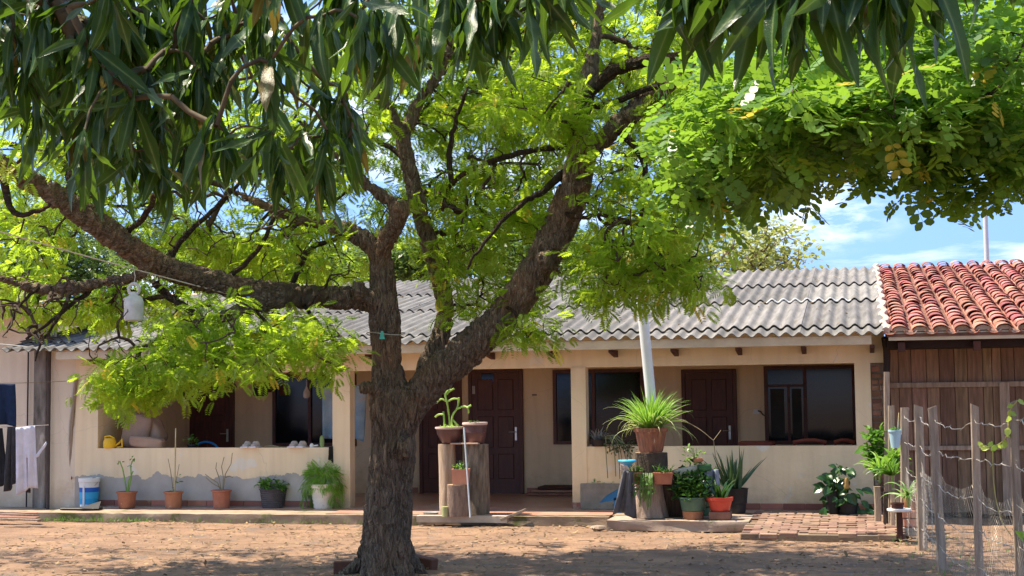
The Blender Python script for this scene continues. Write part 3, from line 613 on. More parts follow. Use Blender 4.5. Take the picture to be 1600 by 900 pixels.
def grow_twigs(sk, targets, name, mat, parent, base=.0032, power=.48, cap=.03, sag=.06, steps=3, maxlen=9):
    """connect each target to the nearest existing node with a slightly bent path; returns outward direction per target"""
    nodes = [tuple(p) for p in sk]; par = [-1]*len(nodes); nsk = len(nodes)
    arr = np.zeros((nsk+len(targets)*(steps+1), 3)); arr[:nsk] = np.array(sk); cnt = nsk
    d0 = np.array([np.min(((arr[:nsk]-t)**2).sum(1)) for t in targets]); order = np.argsort(d0); tipdir = np.zeros((len(targets), 3)); tipnode = []
    for ti in order:
        t = targets[ti]; d = ((arr[:cnt]-t)**2).sum(1); k = int(np.argmin(d)); a = arr[k].copy(); L_ = math.sqrt(d[k])
        prev = k; q = np.array([rnd.gauss(0, 1), rnd.gauss(0, 1), rnd.gauss(0, 1)])*L_*.09
        for s in range(1, steps+2):
            u = s/(steps+1); p = a*(1-u)+t*u+q*math.sin(math.pi*u)+np.array([0, 0, sag*L_*math.sin(math.pi*u)])
            if s <= steps: p = p+np.array([rnd.gauss(0, .03) for _ in range(3)])*L_
            arr[cnt] = p; par.append(prev); prev = cnt; cnt += 1
        tipnode.append(cnt-1); v = t-a; tipdir[ti] = v/max(1e-5, np.linalg.norm(v))
    w = np.zeros(cnt)
    for k in tipnode: w[k] += 1
    for k in range(cnt-1, nsk-1, -1):
        if par[k] >= 0: w[par[k]] += w[k]
    # frusta
    a = np.array([par[k] for k in range(nsk, cnt)]); b = np.arange(nsk, cnt)
    ra = np.minimum(cap, base*np.maximum(1, np.where(a >= nsk, w[a], w[b]*1.1))**power); rb = np.minimum(cap, base*w[b]**power)
    A, B_ = arr[a], arr[b]; d = B_-A; ln = np.linalg.norm(d, axis=1, keepdims=True); d = d/np.maximum(ln, 1e-6); ref = np.where(np.abs(d[:, 2:]) > .9, [[1., 0, 0]], [[0, 0, 1.]]); s = np.cross(d, ref); s /= np.linalg.norm(s, axis=1, keepdims=True); u = np.cross(d, s)
    seg = 5; V = []
    for C_, r_ in ((A, ra), (B_, rb)):
        for k in range(seg):
            an = 2*math.pi*k/seg; V.append(C_+(s*math.cos(an)+u*math.sin(an))*r_[:, None])
    V = np.stack(V, 1)-np.array(root_loc(parent)); n = len(a)
    f = np.array([(k, (k+1) % seg, seg+(k+1) % seg, seg+k) for k in range(seg)]).ravel()
    loops = (f[None]+(np.arange(n)*2*seg)[:, None]).ravel(); me = np_mesh(name, V.reshape(-1, 3), loops, np.arange(n*seg)*4, True)
    o = link(name, me, parent, mat); o['kind'] = 'stuff'; return tipdir
def remesh_limbs(name, limbs, mat, parent, voxel=.022, disp=None, extra=None):
    b = MB()
    for pts, rad in limbs: b.tube(pts, rad, 14)
    if extra: extra(b)
    o = b.build(name, mat, parent, True)
    md = o.modifiers.new('r', 'REMESH'); md.mode = 'VOXEL'; md.voxel_size = voxel; md.use_smooth_shade = True
    ms = o.modifiers.new('s', 'SMOOTH'); ms.factor = .6; ms.iterations = 5
    dg = bpy.context.evaluated_depsgraph_get(); me = bpy.data.meshes.new_from_object(o.evaluated_get(dg)); o.modifiers.clear(); old = o.data; o.data = me; me.name = name
    n = len(me.vertices); co = np.zeros(n*3, np.float32); me.vertices.foreach_get('co', co); co = co.reshape(-1, 3); nn = np.zeros(n*3, np.float32); me.vertices.foreach_get('normal', nn); nn = nn.reshape(-1, 3)
    if disp:
        h = np.array([disp(*map(float, c)) for c in co], np.float32); co += nn*h[:, None]; me.vertices.foreach_set('co', co.ravel()); me.update()
    me.shade_smooth()
    if not me.materials: me.materials.append(mat)
    return o
# ---- bark material
def barkmat(name, ca, cb, cc):
    m_, t = newmat(name); o = N('ShaderNodeOutputMaterial', t); p = N('ShaderNodeBsdfPrincipled', t); L(p.outputs[0], o.inputs[0], t); p.inputs['Roughness'].default_value = .95; p.inputs['Specular IOR Level'].default_value = .15
    tc = N('ShaderNodeTexCoord', t); mp = N('ShaderNodeMapping', t); mp.inputs['Scale'].default_value = (4.2, 4.2, 1); 
    sx = N('ShaderNodeSeparateXYZ', t); L(tc.outputs['Object'], sx.inputs[0], t); cz = N('ShaderNodeCombineXYZ', t); L(sx.outputs[2], cz.inputs[0], t); L(sx.outputs[1], cz.inputs[1], t); L(sx.outputs[0], cz.inputs[2], t)
    mk = N('ShaderNodeMapRange', t); mk.inputs['From Min'].default_value = -.3; mk.inputs['From Max'].default_value = -.6; L(sx.outputs[0], mk.inputs['Value'], t)
    mv_ = N('ShaderNodeMix', t, data_type='VECTOR'); L(mk.outputs[0], mv_.inputs['Factor'], t); L(tc.outputs['Object'], mv_.inputs['A'], t); L(cz.outputs[0], mv_.inputs['B'], t); L(mv_.outputs['Result'], mp.inputs[0], t)
    dn = N('ShaderNodeTexNoise', t); dn.inputs['Scale'].default_value = 5; L(mp.outputs[0], dn.inputs['Vector'], t)
    dm = N('ShaderNodeMix', t, data_type='VECTOR'); dm.inputs['Factor'].default_value = .45; L(mp.outputs[0], dm.inputs['A'], t); L(dn.outputs['Color'], dm.inputs['B'], t)
    v = N('ShaderNodeTexVoronoi', t, feature='DISTANCE_TO_EDGE'); v.inputs['Scale'].default_value = 7; L(dm.outputs['Result'], v.inputs['Vector'], t)
    vr = N('ShaderNodeMapRange', t); vr.inputs['From Max'].default_value = .16; L(v.outputs['Distance'], vr.inputs['Value'], t)
    n1 = N('ShaderNodeTexNoise', t); n1.inputs['Scale'].default_value = 9; n1.inputs['Detail'].default_value = 10; n1.inputs['Roughness'].default_value = .7; L(mp.outputs[0], n1.inputs['Vector'], t)
    r1 = N('ShaderNodeValToRGB', t); r1.color_ramp.elements[0].position = .33; r1.color_ramp.elements[1].position = .68; r1.color_ramp.elements[0].color = (*cb, 1); r1.color_ramp.elements[1].color = (*ca, 1); L(n1.outputs['Fac'], r1.inputs[0], t)
    n2 = N('ShaderNodeTexNoise', t); n2.inputs['Scale'].default_value = 1.6; n2.inputs['Detail'].default_value = 6; L(tc.outputs['Object'], n2.inputs['Vector'], t)
    r2 = N('ShaderNodeValToRGB', t); r2.color_ramp.elements[0].position = .52; r2.color_ramp.elements[1].position = .66; L(n2.outputs['Fac'], r2.inputs[0], t)
    x = N('ShaderNodeMix', t, data_type='RGBA'); L(r2.outputs[0], x.inputs['Factor'], t); L(r1.outputs[0], x.inputs['A'], t); x.inputs['B'].default_value = (*cc, 1)
    y = N('ShaderNodeMix', t, data_type='RGBA', blend_type='MULTIPLY'); y.inputs['Factor'].default_value = .16; L(x.outputs['Result'], y.inputs['A'], t); L(vr.outputs[0], y.inputs['B'], t); 
    # lichen flecks
    n3 = N('ShaderNodeTexNoise', t); n3.inputs['Scale'].default_value = 34; n3.inputs['Detail'].default_value = 3; L(tc.outputs['Object'], n3.inputs['Vector'], t)
    r3 = N('ShaderNodeValToRGB', t); r3.color_ramp.elements[0].position = .70; r3.color_ramp.elements[1].position = .74; L(n3.outputs['Fac'], r3.inputs[0], t)
    z = N('ShaderNodeMix', t, data_type='RGBA'); L(r3.outputs[0], z.inputs['Factor'], t); L(y.outputs['Result'], z.inputs['A'], t); z.inputs['B'].default_value = (.4, .36, .3, 1)
    L(z.outputs['Result'], p.inputs['Base Color'], t)
    ad = N('ShaderNodeMath', t, operation='MULTIPLY_ADD'); ad.inputs[1].default_value = 2.2; L(n1.outputs['Fac'], ad.inputs[0], t); L(vr.outputs[0], ad.inputs[2], t)
    b = N('ShaderNodeBump', t); b.inputs['Strength'].default_value = 1; b.inputs['Distance'].default_value = .05; L(ad.outputs[0], b.inputs['Height'], t); L(b.outputs[0], p.inputs['Normal'], t)
    return m_
bark = barkmat('furrowed_bark', (.46, .345, .25), (.17, .125, .09), (.42, .265, .165))
bark2 = barkmat('dark_bark', (.12, .085, .06), (.045, .032, .024), (.15, .085, .05))
twig_m = M('twig_bark', (.085, .055, .038), (.04, .028, .02), 20, .9, .3)
D0 = 13.9
st_root = thing('shade_tree', 'big spreading tree with thick forked brown trunk standing in the yard before the porch', 'tree', (TREE.x, TREE.y, 0))
main = [
 [(604,925,108,D0),(604,893,94,D0),(604,860,86,D0),(607,800,80,D0),(611,740,77,D0),(614,680,78,D0),(612,625,76,D0),(606,580,62,D0),(603,530,56,D0),(601,480,56,D0),(598,440,52,D0),(594,400,42,D0),(590,385,36,D0)],
 [(622,680,60,D0),(640,640,62,D0),(680,592,66,D0-.05),(730,548,66,D0-.1),(780,502,66,D0-.15),(820,452,66,D0-.2),(852,400,64,D0-.25),(880,340,62,D0-.3),(899,290,62,D0-.35),(912,245,56,D0-.4),(945,215,38,D0-.5),(985,178,35,D0-.6),(1030,142,34,D0-.7),(1065,110,30,D0-.9),(1090,70,26,D0-1.1),(1115,20,20,D0-1.3),(1130,-60,14,D0-1.5)],
 [(905,265,50,D0-.4),(908,215,44,D0-.4),(912,160,36,D0-.3),(925,100,26,D0-.1),(935,30,18,D0),(950,-60,12,D0)],
 [(640,650,40,D0+.02),(655,610,38,D0+.1),(668,570,36,D0+.2),(688,525,36,D0+.3),(694,480,34,D0+.35),(684,425,34,D0+.4),(664,360,33,D0+.4),(648,300,30,D0+.4),(636,245,29,D0+.4),(628,205,27,D0+.4)],
 [(628,215,24,D0+.4),(605,170,21,D0+.3),(572,125,18,D0+.2),(545,60,14,D0),(520,-20,10,D0-.2)],
 [(630,215,24,D0+.4),(652,165,22,D0+.45),(678,128,20,D0+.5),(700,80,18,D0+.6),(706,20,15,D0+.7),(712,-60,10,D0+.8)],
 [(610,468,42,D0),(575,467,44,D0-.05),(535,465,44,D0-.1),(470,463,45,D0-.3),(400,456,47,D0-.5),(330,438,44,D0-.75),(275,424,45,D0-.95),(230,404,48,D0-1.1),(190,378,46,D0-1.25),(130,333,43,D0-1.5),(60,290,41,D0-1.7),(0,256,38,D0-1.9),(-90,210,34,D0-2.2),(-200,150,26,D0-2.5)],
 [(440,468,32,D0-.38),(395,478,30,D0-.6),(355,495,26,D0-.85),(312,506,22,D0-1.05),(268,524,14,D0-1.2)],
 [(235,408,30,D0-1.1),(215,432,24,D0-1.2),(170,440,20,D0-1.3),(110,451,20,D0-1.45),(50,450,17,D0-1.6),(0,434,14,D0-1.8),(-80,412,10,D0-2)],
 [(596,405,38,D0),(578,382,36,D0+.02),(545,362,32,D0+.05),(500,350,24,D0+.1),(455,338,20,D0+.2),(405,318,15,D0+.3),(350,290,10,D0+.4)],
 [(592,400,34,D0),(607,368,34,D0-.1),(620,340,30,D0-.2),(612,318,24,D0-.25),(585,298,22,D0-.3),(555,272,19,D0-.35),(520,240,14,D0-.4),(470,190,10,D0-.5)],
]
second = [
 [(905,225,18,D0-.3),(855,232,12,D0-.1),(800,242,12,D0),(742,264,11,D0+.1),(705,288,9,D0+.15),(690,330,6,D0+.2)],
 [(880,270,18,D0-.3),(850,298,13,D0-.5),(825,312,11,D0-.6),(790,340,9,D0-.7),(752,385,7,D0-.8),(730,420,5,D0-.85)],
 [(706,290,11,D0+.15),(703,240,12,D0+.2),(712,190,9,D0+.3),(725,150,7,D0+.3)],
 [(965,200,16,D0-.55),(1000,240,14,D0-.8),(1014,285,13,D0-1),(1045,302,10,D0-1.1),(1085,325,8,D0-1.2),(1120,360,5,D0-1.3)],
 [(1014,285,11,D0-1),(1004,320,9,D0-1.1),(1005,360,7,D0-1.2),(1030,400,6,D0-1.25),(1070,420,4,D0-1.3)],
 [(1070,92,28,D0-.9),(1010,95,26,D0-.7),(962,110,25,D0-.5),(928,140,22,D0-.4),(908,180,20,D0-.4)],
 [(930,165,15,D0-.4),(965,158,14,D0-.6),(1010,140,12,D0-.8),(1060,128,9,D0-1),(1110,135,6,D0-1.1)],
 [(130,333,22,D0-1.5),(112,300,14,D0-1.5),(104,262,12,D0-1.4),(90,240,10,D0-1.4),(50,236,11,D0-1.5),(0,222,12,D0-1.6),(-60,210,9,D0-1.7)],
 [(320,505,18,D0-1.05),(290,480,15,D0-1),(262,462,16,D0-.95),(240,440,16,D0-1)],
 [(160,438,12,D0-1.3),(120,470,9,D0-1.4),(80,500,7,D0-1.5),(40,530,5,D0-1.5)],
 [(112,451,10,D0-1.4),(95,490,7,D0-1.5),(62,540,5,D0-1.6),(55,565,3,D0-1.6)],
 [(60,450,8,D0-1.6),(30,480,6,D0-1.7),(10,520,4,D0-1.7)],
 [(250,425,14,D0-1),(290,370,11,D0-.9),(330,330,9,D0-.8),(370,290,7,D0-.7),(395,240,5,D0-.6)],
 [(450,460,12,D0-.3),(480,395,11,D0-.1),(520,375,9,D0),(560,368,8,D0)],
 [(190,378,14,D0-1.2),(230,330,12,D0-1.3),(255,270,10,D0-1.5),(270,200,8,D0-1.6),(300,130,6,D0-1.6)],
 [(345,442,12,D0-.7),(400,395,9,D0-.6),(430,330,8,D0-.4),(440,270,7,D0-.3),(460,200,6,D0-.2)],
 [(700,90,14,D0+.6),(740,60,11,D0+.9),(790,40,9,D0+1.2),(840,-10,6,D0+1.4)],
 [(872,330,14,D0-.3),(905,340,9,D0-.6),(940,335,8,D0-.9),(985,345,6,D0-1),(1020,350,4,D0-1)],
 [(640,255,12,D0+.4),(600,225,10,D0+.6),(560,205,8,D0+.8),(520,200,5,D0+1)],
 [(330,505,9,D0-1.05),(345,545,7,D0-1.2),(330,590,5,D0-1.3),(300,620,4,D0-1.4)],
 [(400,485,10,D0-.6),(420,520,8,D0-.8),(390,560,6,D0-1),(340,590,5,D0-1.2),(280,610,4,D0-1.3)],
 [(470,470,9,D0-.3),(500,510,7,D0-.5),(530,545,5,D0-.6)],
 [(770,510,9,D0-.1),(790,480,7,D0-.3),(812,500,5,D0-.5),(825,530,4,D0-.6)],
 [(0,256,20,D0-1.9),(20,330,12,D0-2),(60,330,9,D0-2),(80,320,7,D0-2)],
]
def bark_disp(x, y, z):
    if abs(y-TREE.y) < 5 and x < TREE.x-.45 and z > 1.5: x, y, z = z, y, x*.8      # furrows run along the level limb
    a = mnoise.noise(Vector((x*9, y*9, z*3.2)))*.014 + mnoise.noise(Vector((x*3, y*3, z*2+5)))*.022
    r = abs(mnoise.noise(Vector((x*19, y*19, z*6+3)))); a += abs(mnoise.noise(Vector((x*38+z*2, y*38, z*11))))*.012-.004; return a+.030*min(1, r*3.5)-.018
LM = [limb(p) for p in main]
def roots(b):
    c = TREE
    for k in range(7):
        a = R(51*k+rnd.uniform(-12, 12)); l = rnd.uniform(.36, .6); d = Vector((math.cos(a), math.sin(a), 0))
        b.tube([Vector((c.x, c.y, .40))+d*.12, Vector((c.x, c.y, .18))+d*.19, Vector((c.x, c.y, .06))+d*.29, Vector((c.x, c.y, -.05))+d*l], [.10, .09, .075, .035], 10)
    for (px, py, d, r, l) in ((586,606,D0-.3,.05,.1),(632,700,D0-.25,.1,.0),(560,455,D0-.2,.09,0),(850,410,D0-.45,.1,0),(625,330,D0-.2,.09,0)):
        q = at(px, py, d); b.tube([q+Vector((.06, 0, 0)), q-Vector((l+.04, 0, 0))], r, 8)
remesh_limbs('trunk', LM, bark, st_root, .015, bark_disp, roots)
sk = [p for pts, _ in LM for p in pts[1:]][12:]
for path in second:
    pts, rad = limb(path, 5)
    jit = [Vector(p)+Vector((rnd.gauss(0, 1), rnd.gauss(0, 1), rnd.gauss(0, 1)))*min(r*.5, .006) for p, r in zip(pts, rad)]
    b = MB().tube(jit, rad, 8); b.build('branch', bark2, st_root, True); sk += jit
sk = [p for p in sk if proj(p)[1] < 600]
# crown: (px,py,rx,ry,n,depth,spread)
blobs = [(225,588,75,30,28,12.4,.8),(350,548,105,42,46,12.5,1),(470,522,75,34,24,12.9,.9),(290,505,80,30,16,12.6,.8),(525,560,34,16,6,13,.5),
 (200,612,42,18,8,12.3,.5),(60,345,80,70,28,14.6,1.2),(40,430,70,40,10,14.2,1.2),(180,300,110,60,22,14.6,1.2),(260,372,120,55,26,15,1.2),(400,300,120,80,34,14.8,1.4),
 (400,405,110,45,22,14.5,1.2),(520,345,60,50,9,14,1),(70,190,110,70,24,12.2,1.8),(200,150,200,120,52,13,2),(470,150,150,100,42,14,2),
 (590,60,110,80,34,15.2,1.5),(760,60,110,70,38,15.4,1.5),(745,165,95,60,34,15.4,1.2),(835,140,60,65,26,13,.8),(905,215,28,40,8,13,.4),
 (765,310,85,60,30,14.9,1.4),(725,395,60,50,20,14.6,1),(830,345,50,60,18,14.6,1),(795,450,50,40,14,14.8,.9),(735,465,42,32,9,14.2,.6),(835,512,36,28,8,13.4,.4),
 (700,330,50,50,10,15,1),(620,330,50,60,14,15.8,.8),(760,230,140,130,110,16,.9),(860,120,90,90,50,16,.8),(460,260,120,80,50,15.8,.8),(650,130,130,120,60,16.3,.8),(210,478,110,34,34,15.6,.6),(60,470,70,30,16,15.2,.5),(1010,130,90,110,40,15.8,.7),(420,420,150,40,40,16,.8),(980,330,80,60,22,14.6,.8),(180,230,160,80,36,15,.8),(965,60,90,70,34,15.2,1.2),(1000,190,70,60,20,14.8,1),(1090,200,80,80,32,13.6,1),(960,300,50,50,15,13.2,1),(1000,400,75,45,30,12.9,.8),
 (1060,432,55,40,22,12.7,.7),(935,432,50,42,16,12.9,.6),(1080,330,60,50,18,12.7,.8),(1060,100,80,60,22,14.2,1),(900,20,60,60,18,15,1),
 (120,-120,300,100,46,12.5,2.5),(500,-120,250,100,34,14,2.5),(-200,-120,420,70,60,17,1.5),(300,-130,420,70,70,16.8,1.4),(900,-120,400,70,50,17,1.3),(100,-260,620,90,80,15,1.2),(700,-270,420,80,56,15,1.2),(900,-330,500,80,50,13.5,1.2),(-300,-60,300,150,60,14,1.5),(300,-260,420,70,44,11.2,1),(1050,-260,420,80,44,11,1),(700,-330,500,60,30,12.5,1.5),(850,-120,200,100,36,14,2.5),(1100,-80,120,90,24,13,2),(640,560,14,60,0,13,1)]  # mostly out of frame: high foliage added to shade and dapple the yard
tg = []
for (px, py, rx, ry, n, d, sp) in blobs:
    for _ in range(int(n*1.25)):
        while True:
            u, v = rnd.uniform(-1, 1), rnd.uniform(-1, 1)
            if u*u+v*v <= 1: break
        q = (px+u*rx, py+v*ry)
        if 540 < q[0] < 690 and q[1] > 480: continue
        if 165 < q[0] < 255 and 425 < q[1] < 535 and d < 13.5: continue
        if 555 < q[0] < 700 and q[1] > 230 and d < 14.4: continue
        tg.append(np.array(at(q[0], q[1], d+rnd.uniform(-sp, sp))))
tg = np.array(tg)
bare = []
for (px, py, rx, ry, n, d) in ((200,500,190,60,60,12.4),(60,480,90,70,40,12.1),(480,430,90,40,26,13.8),(1020,400,90,80,60,12.8),(760,300,110,110,60,14.3),(960,250,90,90,40,13.2),(330,330,200,60,50,13),(650,120,120,90,40,14.4),(1090,200,70,90,30,13),(330,590,150,40,20,12.5)):
    for _ in range(n):
        a = rnd.uniform(0, 6.283); q = math.sqrt(rnd.random()); bare.append(np.array(at(px+q*rx*math.cos(a), py+q*ry*math.sin(a), d+rnd.uniform(-.7, .7))))
nleafy = len(tg)
tips = grow_twigs([np.array(p) for p in sk], np.concatenate([tg, np.array(bare)]), 'twigs', twig_m, st_root, base=.0042)[:nleafy]
def crown_leaves(tg, tips, per, size, spread, droopz=-.25, flat=.8):
    n = len(tg)*per; O = np.repeat(tg, per, 0)+rng.normal(0, 1, (n, 3))*spread*np.array([1, 1, .6])
    D = np.repeat(tips, per, 0)*.5+rng.normal(0, .8, (n, 3))*np.array([1, 1, .45])+np.array([0, 0, droopz]); Nn = np.array([0, 0, 1.])+rng.normal(0, .4, (n, 3))
    S = size*rng.uniform(.7, 1.25, n); return O, D, Nn, S
leaf_g = leafmat('feathery_leaf', (.09, .18, .02), (.20, .29, .03), (.56, .76, .045), .6, .5, .3, c4=(.55, .42, .05))
O, D, Nn, S = crown_leaves(tg, tips, 13, .14, .115)
px, py, dp = proj(O)
score = dp+rng.uniform(0, 2.2, len(O)); score[(px < 0) | (px > 1600) | (py < 60) | (py > 640)] += 100; score[(px < 560) & (py < 380)] += 20
idx = np.argsort(score); ind, rest = idx[:300], idx[300:]
variants = [pinnate(8, .30, .115, droop=dd) for dd in (.1, .3, .5)]
vs_ = rng.integers(0, 3, len(rest))
for k in range(3):
    r_ = rest[vs_ == k]
    T_, F_ = variants[k]
    np_scatter('leaf_mass', T_, F_, O[r_], D[r_], Nn[r_], S[r_], leaf_g, st_root)
def ribattr(me):
    a = me.attributes.new('rib', 'FLOAT', 'POINT'); a.data.foreach_set('value', np.tile([0., 1., 0.], len(me.vertices)//3).astype(np.float32))
def leaf_objs(ids, variants, O, D, Nn, S, mat, parent, name='leaf'):
    ms = []
    for T_, F_ in variants:
        b = MB(); b.add(T_, F_); me = b.mesh(name); me.materials.append(mat); ms.append(me)
        if len(T_) == 27: ribattr(me); me.shade_smooth()
    off = root_loc(parent)
    for i in ids:
        d = Vector(D[i]).normalized(); nn = Vector(Nn[i]); nn = (nn-d*nn.dot(d)).normalized(); bb = nn.cross(d); s = float(S[i])
        Mx = Matrix(((d.x*s, bb.x*s, nn.x*s, O[i][0]), (d.y*s, bb.y*s, nn.y*s, O[i][1]), (d.z*s, bb.z*s, nn.z*s, O[i][2]), (0, 0, 0, 1)))
        link(name, ms[rnd.randrange(len(ms))], parent, None, Mx)
leaf_objs(ind, variants, O, D, Nn, S, leaf_g, st_root, 'leaf')

# ---- round-leaved tree from the right
rt = thing('round_leaf_tree', 'spreading tree with rounded bright leaflets overhanging from the right edge, dark beneath', 'tree', (at(1900, 800, 9.3).x, at(1900, 800, 9.3).y, 0))
rl = [[(1900,1000,110,9.3),(1890,800,95,9.3),(1880,500,85,9.3),(1850,250,75,9.2),(1790,100,60,9.1),(1700,40,45,9.1),(1590,100,30,9.2),(1500,150,24,9.3),(1400,170,18,9.5),(1300,170,14,9.8),(1200,180,9,10)],
      [(1850,250,50,9.2),(1760,210,34,9),(1680,230,24,8.9),(1600,240,17,8.9),(1520,260,12,9),(1440,260,8,9)],[(1700,40,34,9.1),(1600,0,26,9.6),(1480,-10,20,10),(1350,30,15,10.3),(1230,80,10,10.5)]]
RL = [limb(p) for p in rl]
pts0 = RL[0][0]; pts0[0] = Vector((pts0[0].x, pts0[0].y, -.1)); rt.location = (pts0[0].x, pts0[0].y, 0); RL[0][1][0] = .26
remesh_limbs('trunk', RL, bark2, rt, .03, bark_disp)
sk2 = [np.array(p) for pts, _ in RL for p in pts[20:]]
rb = [(1130,215,80,60,26,9.6,1),(1235,205,80,55,30,9.4,1),(1330,190,100,45,34,9.2,1),(1450,190,110,48,36,9,1),(1550,205,70,48,26,8.8,.8),(1400,150,170,55,46,9.2,1.5),(1565,140,60,80,24,9.2,1.5),
      (1240,140,100,50,26,9.6,1.2),(1300,60,150,60,30,10,1.5),(1500,50,120,60,30,10,1.5),(1185,270,42,34,12,9.3,.3),(1120,250,60,60,20,9.9,.5),(1225,255,40,34,10,9.3,.3),(1395,258,18,14,3,8.6,.15),(1480,282,22,22,6,8.6,.2),(1572,268,30,22,8,8.6,.3),(1100,290,36,30,10,9.8,.4),
      (1150,150,60,60,16,10,.8),(1400,-70,220,80,30,9.5,2),(1700,100,120,120,30,9,1.5),(1250,262,40,12,4,9.2,.2),(1130,300,20,14,3,9.5,.2)]
tg = []
for (px_, py_, rx, ry, n, d, sp) in rb:
    for _ in range(int(n*1.05)):
        a = rnd.uniform(0, 2*math.pi); q = math.sqrt(rnd.random()); xx, yy = px_+q*rx*math.cos(a), py_+q*ry*math.sin(a)
        if mnoise.noise(Vector((xx/62, yy/48, 4.2))) < -.16: continue
        yy += 16*mnoise.noise(Vector((xx/40, 2.2, 0))); tg.append(np.array(at(xx, yy, d+rnd.uniform(-sp, sp))))
tg = np.array(tg); tips = grow_twigs(sk2, tg, 'twigs', twig_m, rt)
leaf_r = leafmat('round_leaflet', (.035, .115, .018), (.12, .25, .03), (.36, .60, .045), .40, .4, .4, c4=(.5, .4, .05))
O, D, Nn, S = crown_leaves(tg, tips, 17, .155, .13, -.15)
px, py, dp = proj(O+D/np.linalg.norm(D, axis=1, keepdims=True)*S[:, None]); kk = ~((px > 1200) & (py > 350)); O, D, Nn, S, px, py, dp = O[kk], D[kk], Nn[kk], S[kk], px[kk], py[kk], dp[kk]
score = dp+rng.uniform(0, 1.5, len(O)); score[(px < 0) | (px > 1600) | (py < 90) | (py > 640)] += 100
idx = np.argsort(score); ind, rest = idx[:300], idx[300:]
variants = [pinnate(4, .30, .22, True, dd) for dd in (.1, .3)]
for k in range(2):
    r_ = rest[k::2]; np_scatter('leaf_mass', *variants[k], O[r_], D[r_], Nn[r_], S[r_], leaf_r, rt)
leaf_objs(ind, variants, O, D, Nn, S, leaf_r, rt, 'leaf')

# ---- mango tree over the viewpoint
mg = thing('mango_tree', 'dark glossy long-leaved tree whose drooping leaves hang across the top foreground', 'tree', (-3.6, -2.2, 0))
def W(*a): return Vector(a)
mango_l = [([W(-3.6,-2.2,-.1), W(-3.6,-2.1,1), W(-3.5,-2,2.1), W(-3.3,-1.7,3.1), W(-3.0,-.8,3.9), W(-2.7,.6,4.3), W(-2.4,2.2,4.4), at(60,-220,5.2), at(250,-160,5.6), at(480,-110,5.4), at(680,-90,5)], [.3,.27,.25,.22,.16,.12,.09,.06,.045,.035,.02]),
           ([W(-3.3,-1.7,3.1), W(-2.2,-1.2,3.9), W(-1.0,.2,4.1), W(-.2,1.6,3.7), at(1050,-260,3.4), at(1250,-220,3.3), at(1500,-190,3.2)], [.16,.12,.09,.06,.035,.026,.016]),
           ([W(-2.4,2.2,4.4), at(-150,-120,4.4), at(60,-60,4.6)], [.07,.05,.03])]
remesh_limbs('trunk', mango_l, bark2, mg, .03, bark_disp)
ros = []
def ymax(x): return np.interp(x, [0, 90, 120, 330, 560, 600, 650, 700], [190, 200, 345, 385, 395, 260, 190, 130])
x = -80
while x < 660:
    y = -130
    while y < ymax(x)-140:
        if not (300 < x < 560 and 40 < y < 130 and rnd.random() < .35) and not (x > 330 and rnd.random() < .22) and rnd.random() > .03: ros.append((x+rnd.uniform(-26, 26), y+rnd.uniform(-24, 24), rnd.uniform(4.1, 5.9), .20))
        y += 56
    x += 46
for (px_, py_) in ((10,-10),(45,30),(85,5),(125,40),(165,0),(200,45),(245,10),(275,70),(320,30),(355,10),(30,90),(70,130),(115,80),(145,115),(190,130),(225,90),(265,140),(310,110),(350,60),(380,30),(60,170),(160,180),(250,190),(420,20),(450,60),(400,110),(20,60),(0,120),(330,170),(20,20),(60,60),(110,10),(160,50),(40,110),(100,120),(210,20),(260,60),(300,10),(230,110),(150,150),(340,90),(80,-20),(20,-30),(300,150),(180,200),(120,200),(510,130),(540,160),(470,215),(545,215),(505,255),(210,235),(150,250),(250,255),(330,215),(395,215),(440,245),(180,215),(290,235)): ros.append((px_, py_, rnd.uniform(4.6, 5.3), .20))
for (px_, py_, d) in ((560,25,3.9),(585,20,4),(620,10,4.1),(505,25,4.2),(700,-20,3.9),(740,0,3.8),(775,-10,3.8),(820,-15,3.7),(860,-40,3.8),(800,-60,3.8),(880,-50,3.9),(745,-50,4)): ros.append((px_, py_, d, .21))
for (px_, py_, d) in ((1060,-30,3.5),(1085,-20,3.4),(1130,-45,3.4),(1185,-40,3.3),(1225,-20,3.2),(1250,-40,3.2),(1290,-35,3.1),(1340,-60,3.2),(1400,-30,3),(1440,-55,3.1),(1475,-70,3.2),(1530,-110,3.2),(1100,-70,3.4),(1370,-70,3.1),(1310,-60,3.3),(1205,-60,3.3)): ros.append((px_, py_-22, d, .24))
tgm = np.array([np.array(at(a, b, c)) for a, b, c, _ in ros])
skm = [np.array(p) for pts, rad in mango_l for p in catmull(pts[4:] if len(pts) > 5 else pts, 6)]
tipm = grow_twigs(skm, tgm, 'twigs', M('green_brown_twig', (.13, .10, .05), (.07, .05, .03), 20, .8, .2), mg, base=.0035, sag=.1)
def mango_leaf(curve, fold, wave, wd=.165):
    b = MB(); n = 8; p = Vector((0, 0, 0)); e = 0
    prof = [.05, .45, .8, .97, 1, .93, .75, .45, .03]
    for i in range(n+1):
        w_ = wd/2*prof[i]; wv = wave*math.sin(i*1.7)*w_
        b.v += [(p.x, -w_, p.z+abs(w_)*fold+wv), (p.x, 0, p.z), (p.x, w_, p.z+abs(w_)*fold-wv)]
        if i: o = 3*(i-1); b.f += [(o, o+1, o+4, o+3), (o+1, o+2, o+5, o+4)]
        e = curve*(i/n); p = p+Vector((math.cos(e), 0, -math.sin(e)))/n
    return b
mango_m = leafmat('long_glossy_leaf', (.012, .040, .008), (.028, .075, .012), (.19, .36, .02), .26, .32, .3, True, c4=(.16, .12, .02))
mv = [mango_leaf(.5, .35, .25), mango_leaf(.9, .5, .15), mango_leaf(.2, .2, .4, .19), mango_leaf(-.3, .45, .5, .14), mango_leaf(1.3, .25, .5, .18)]
O = []; D = []; Nn = []; S = []
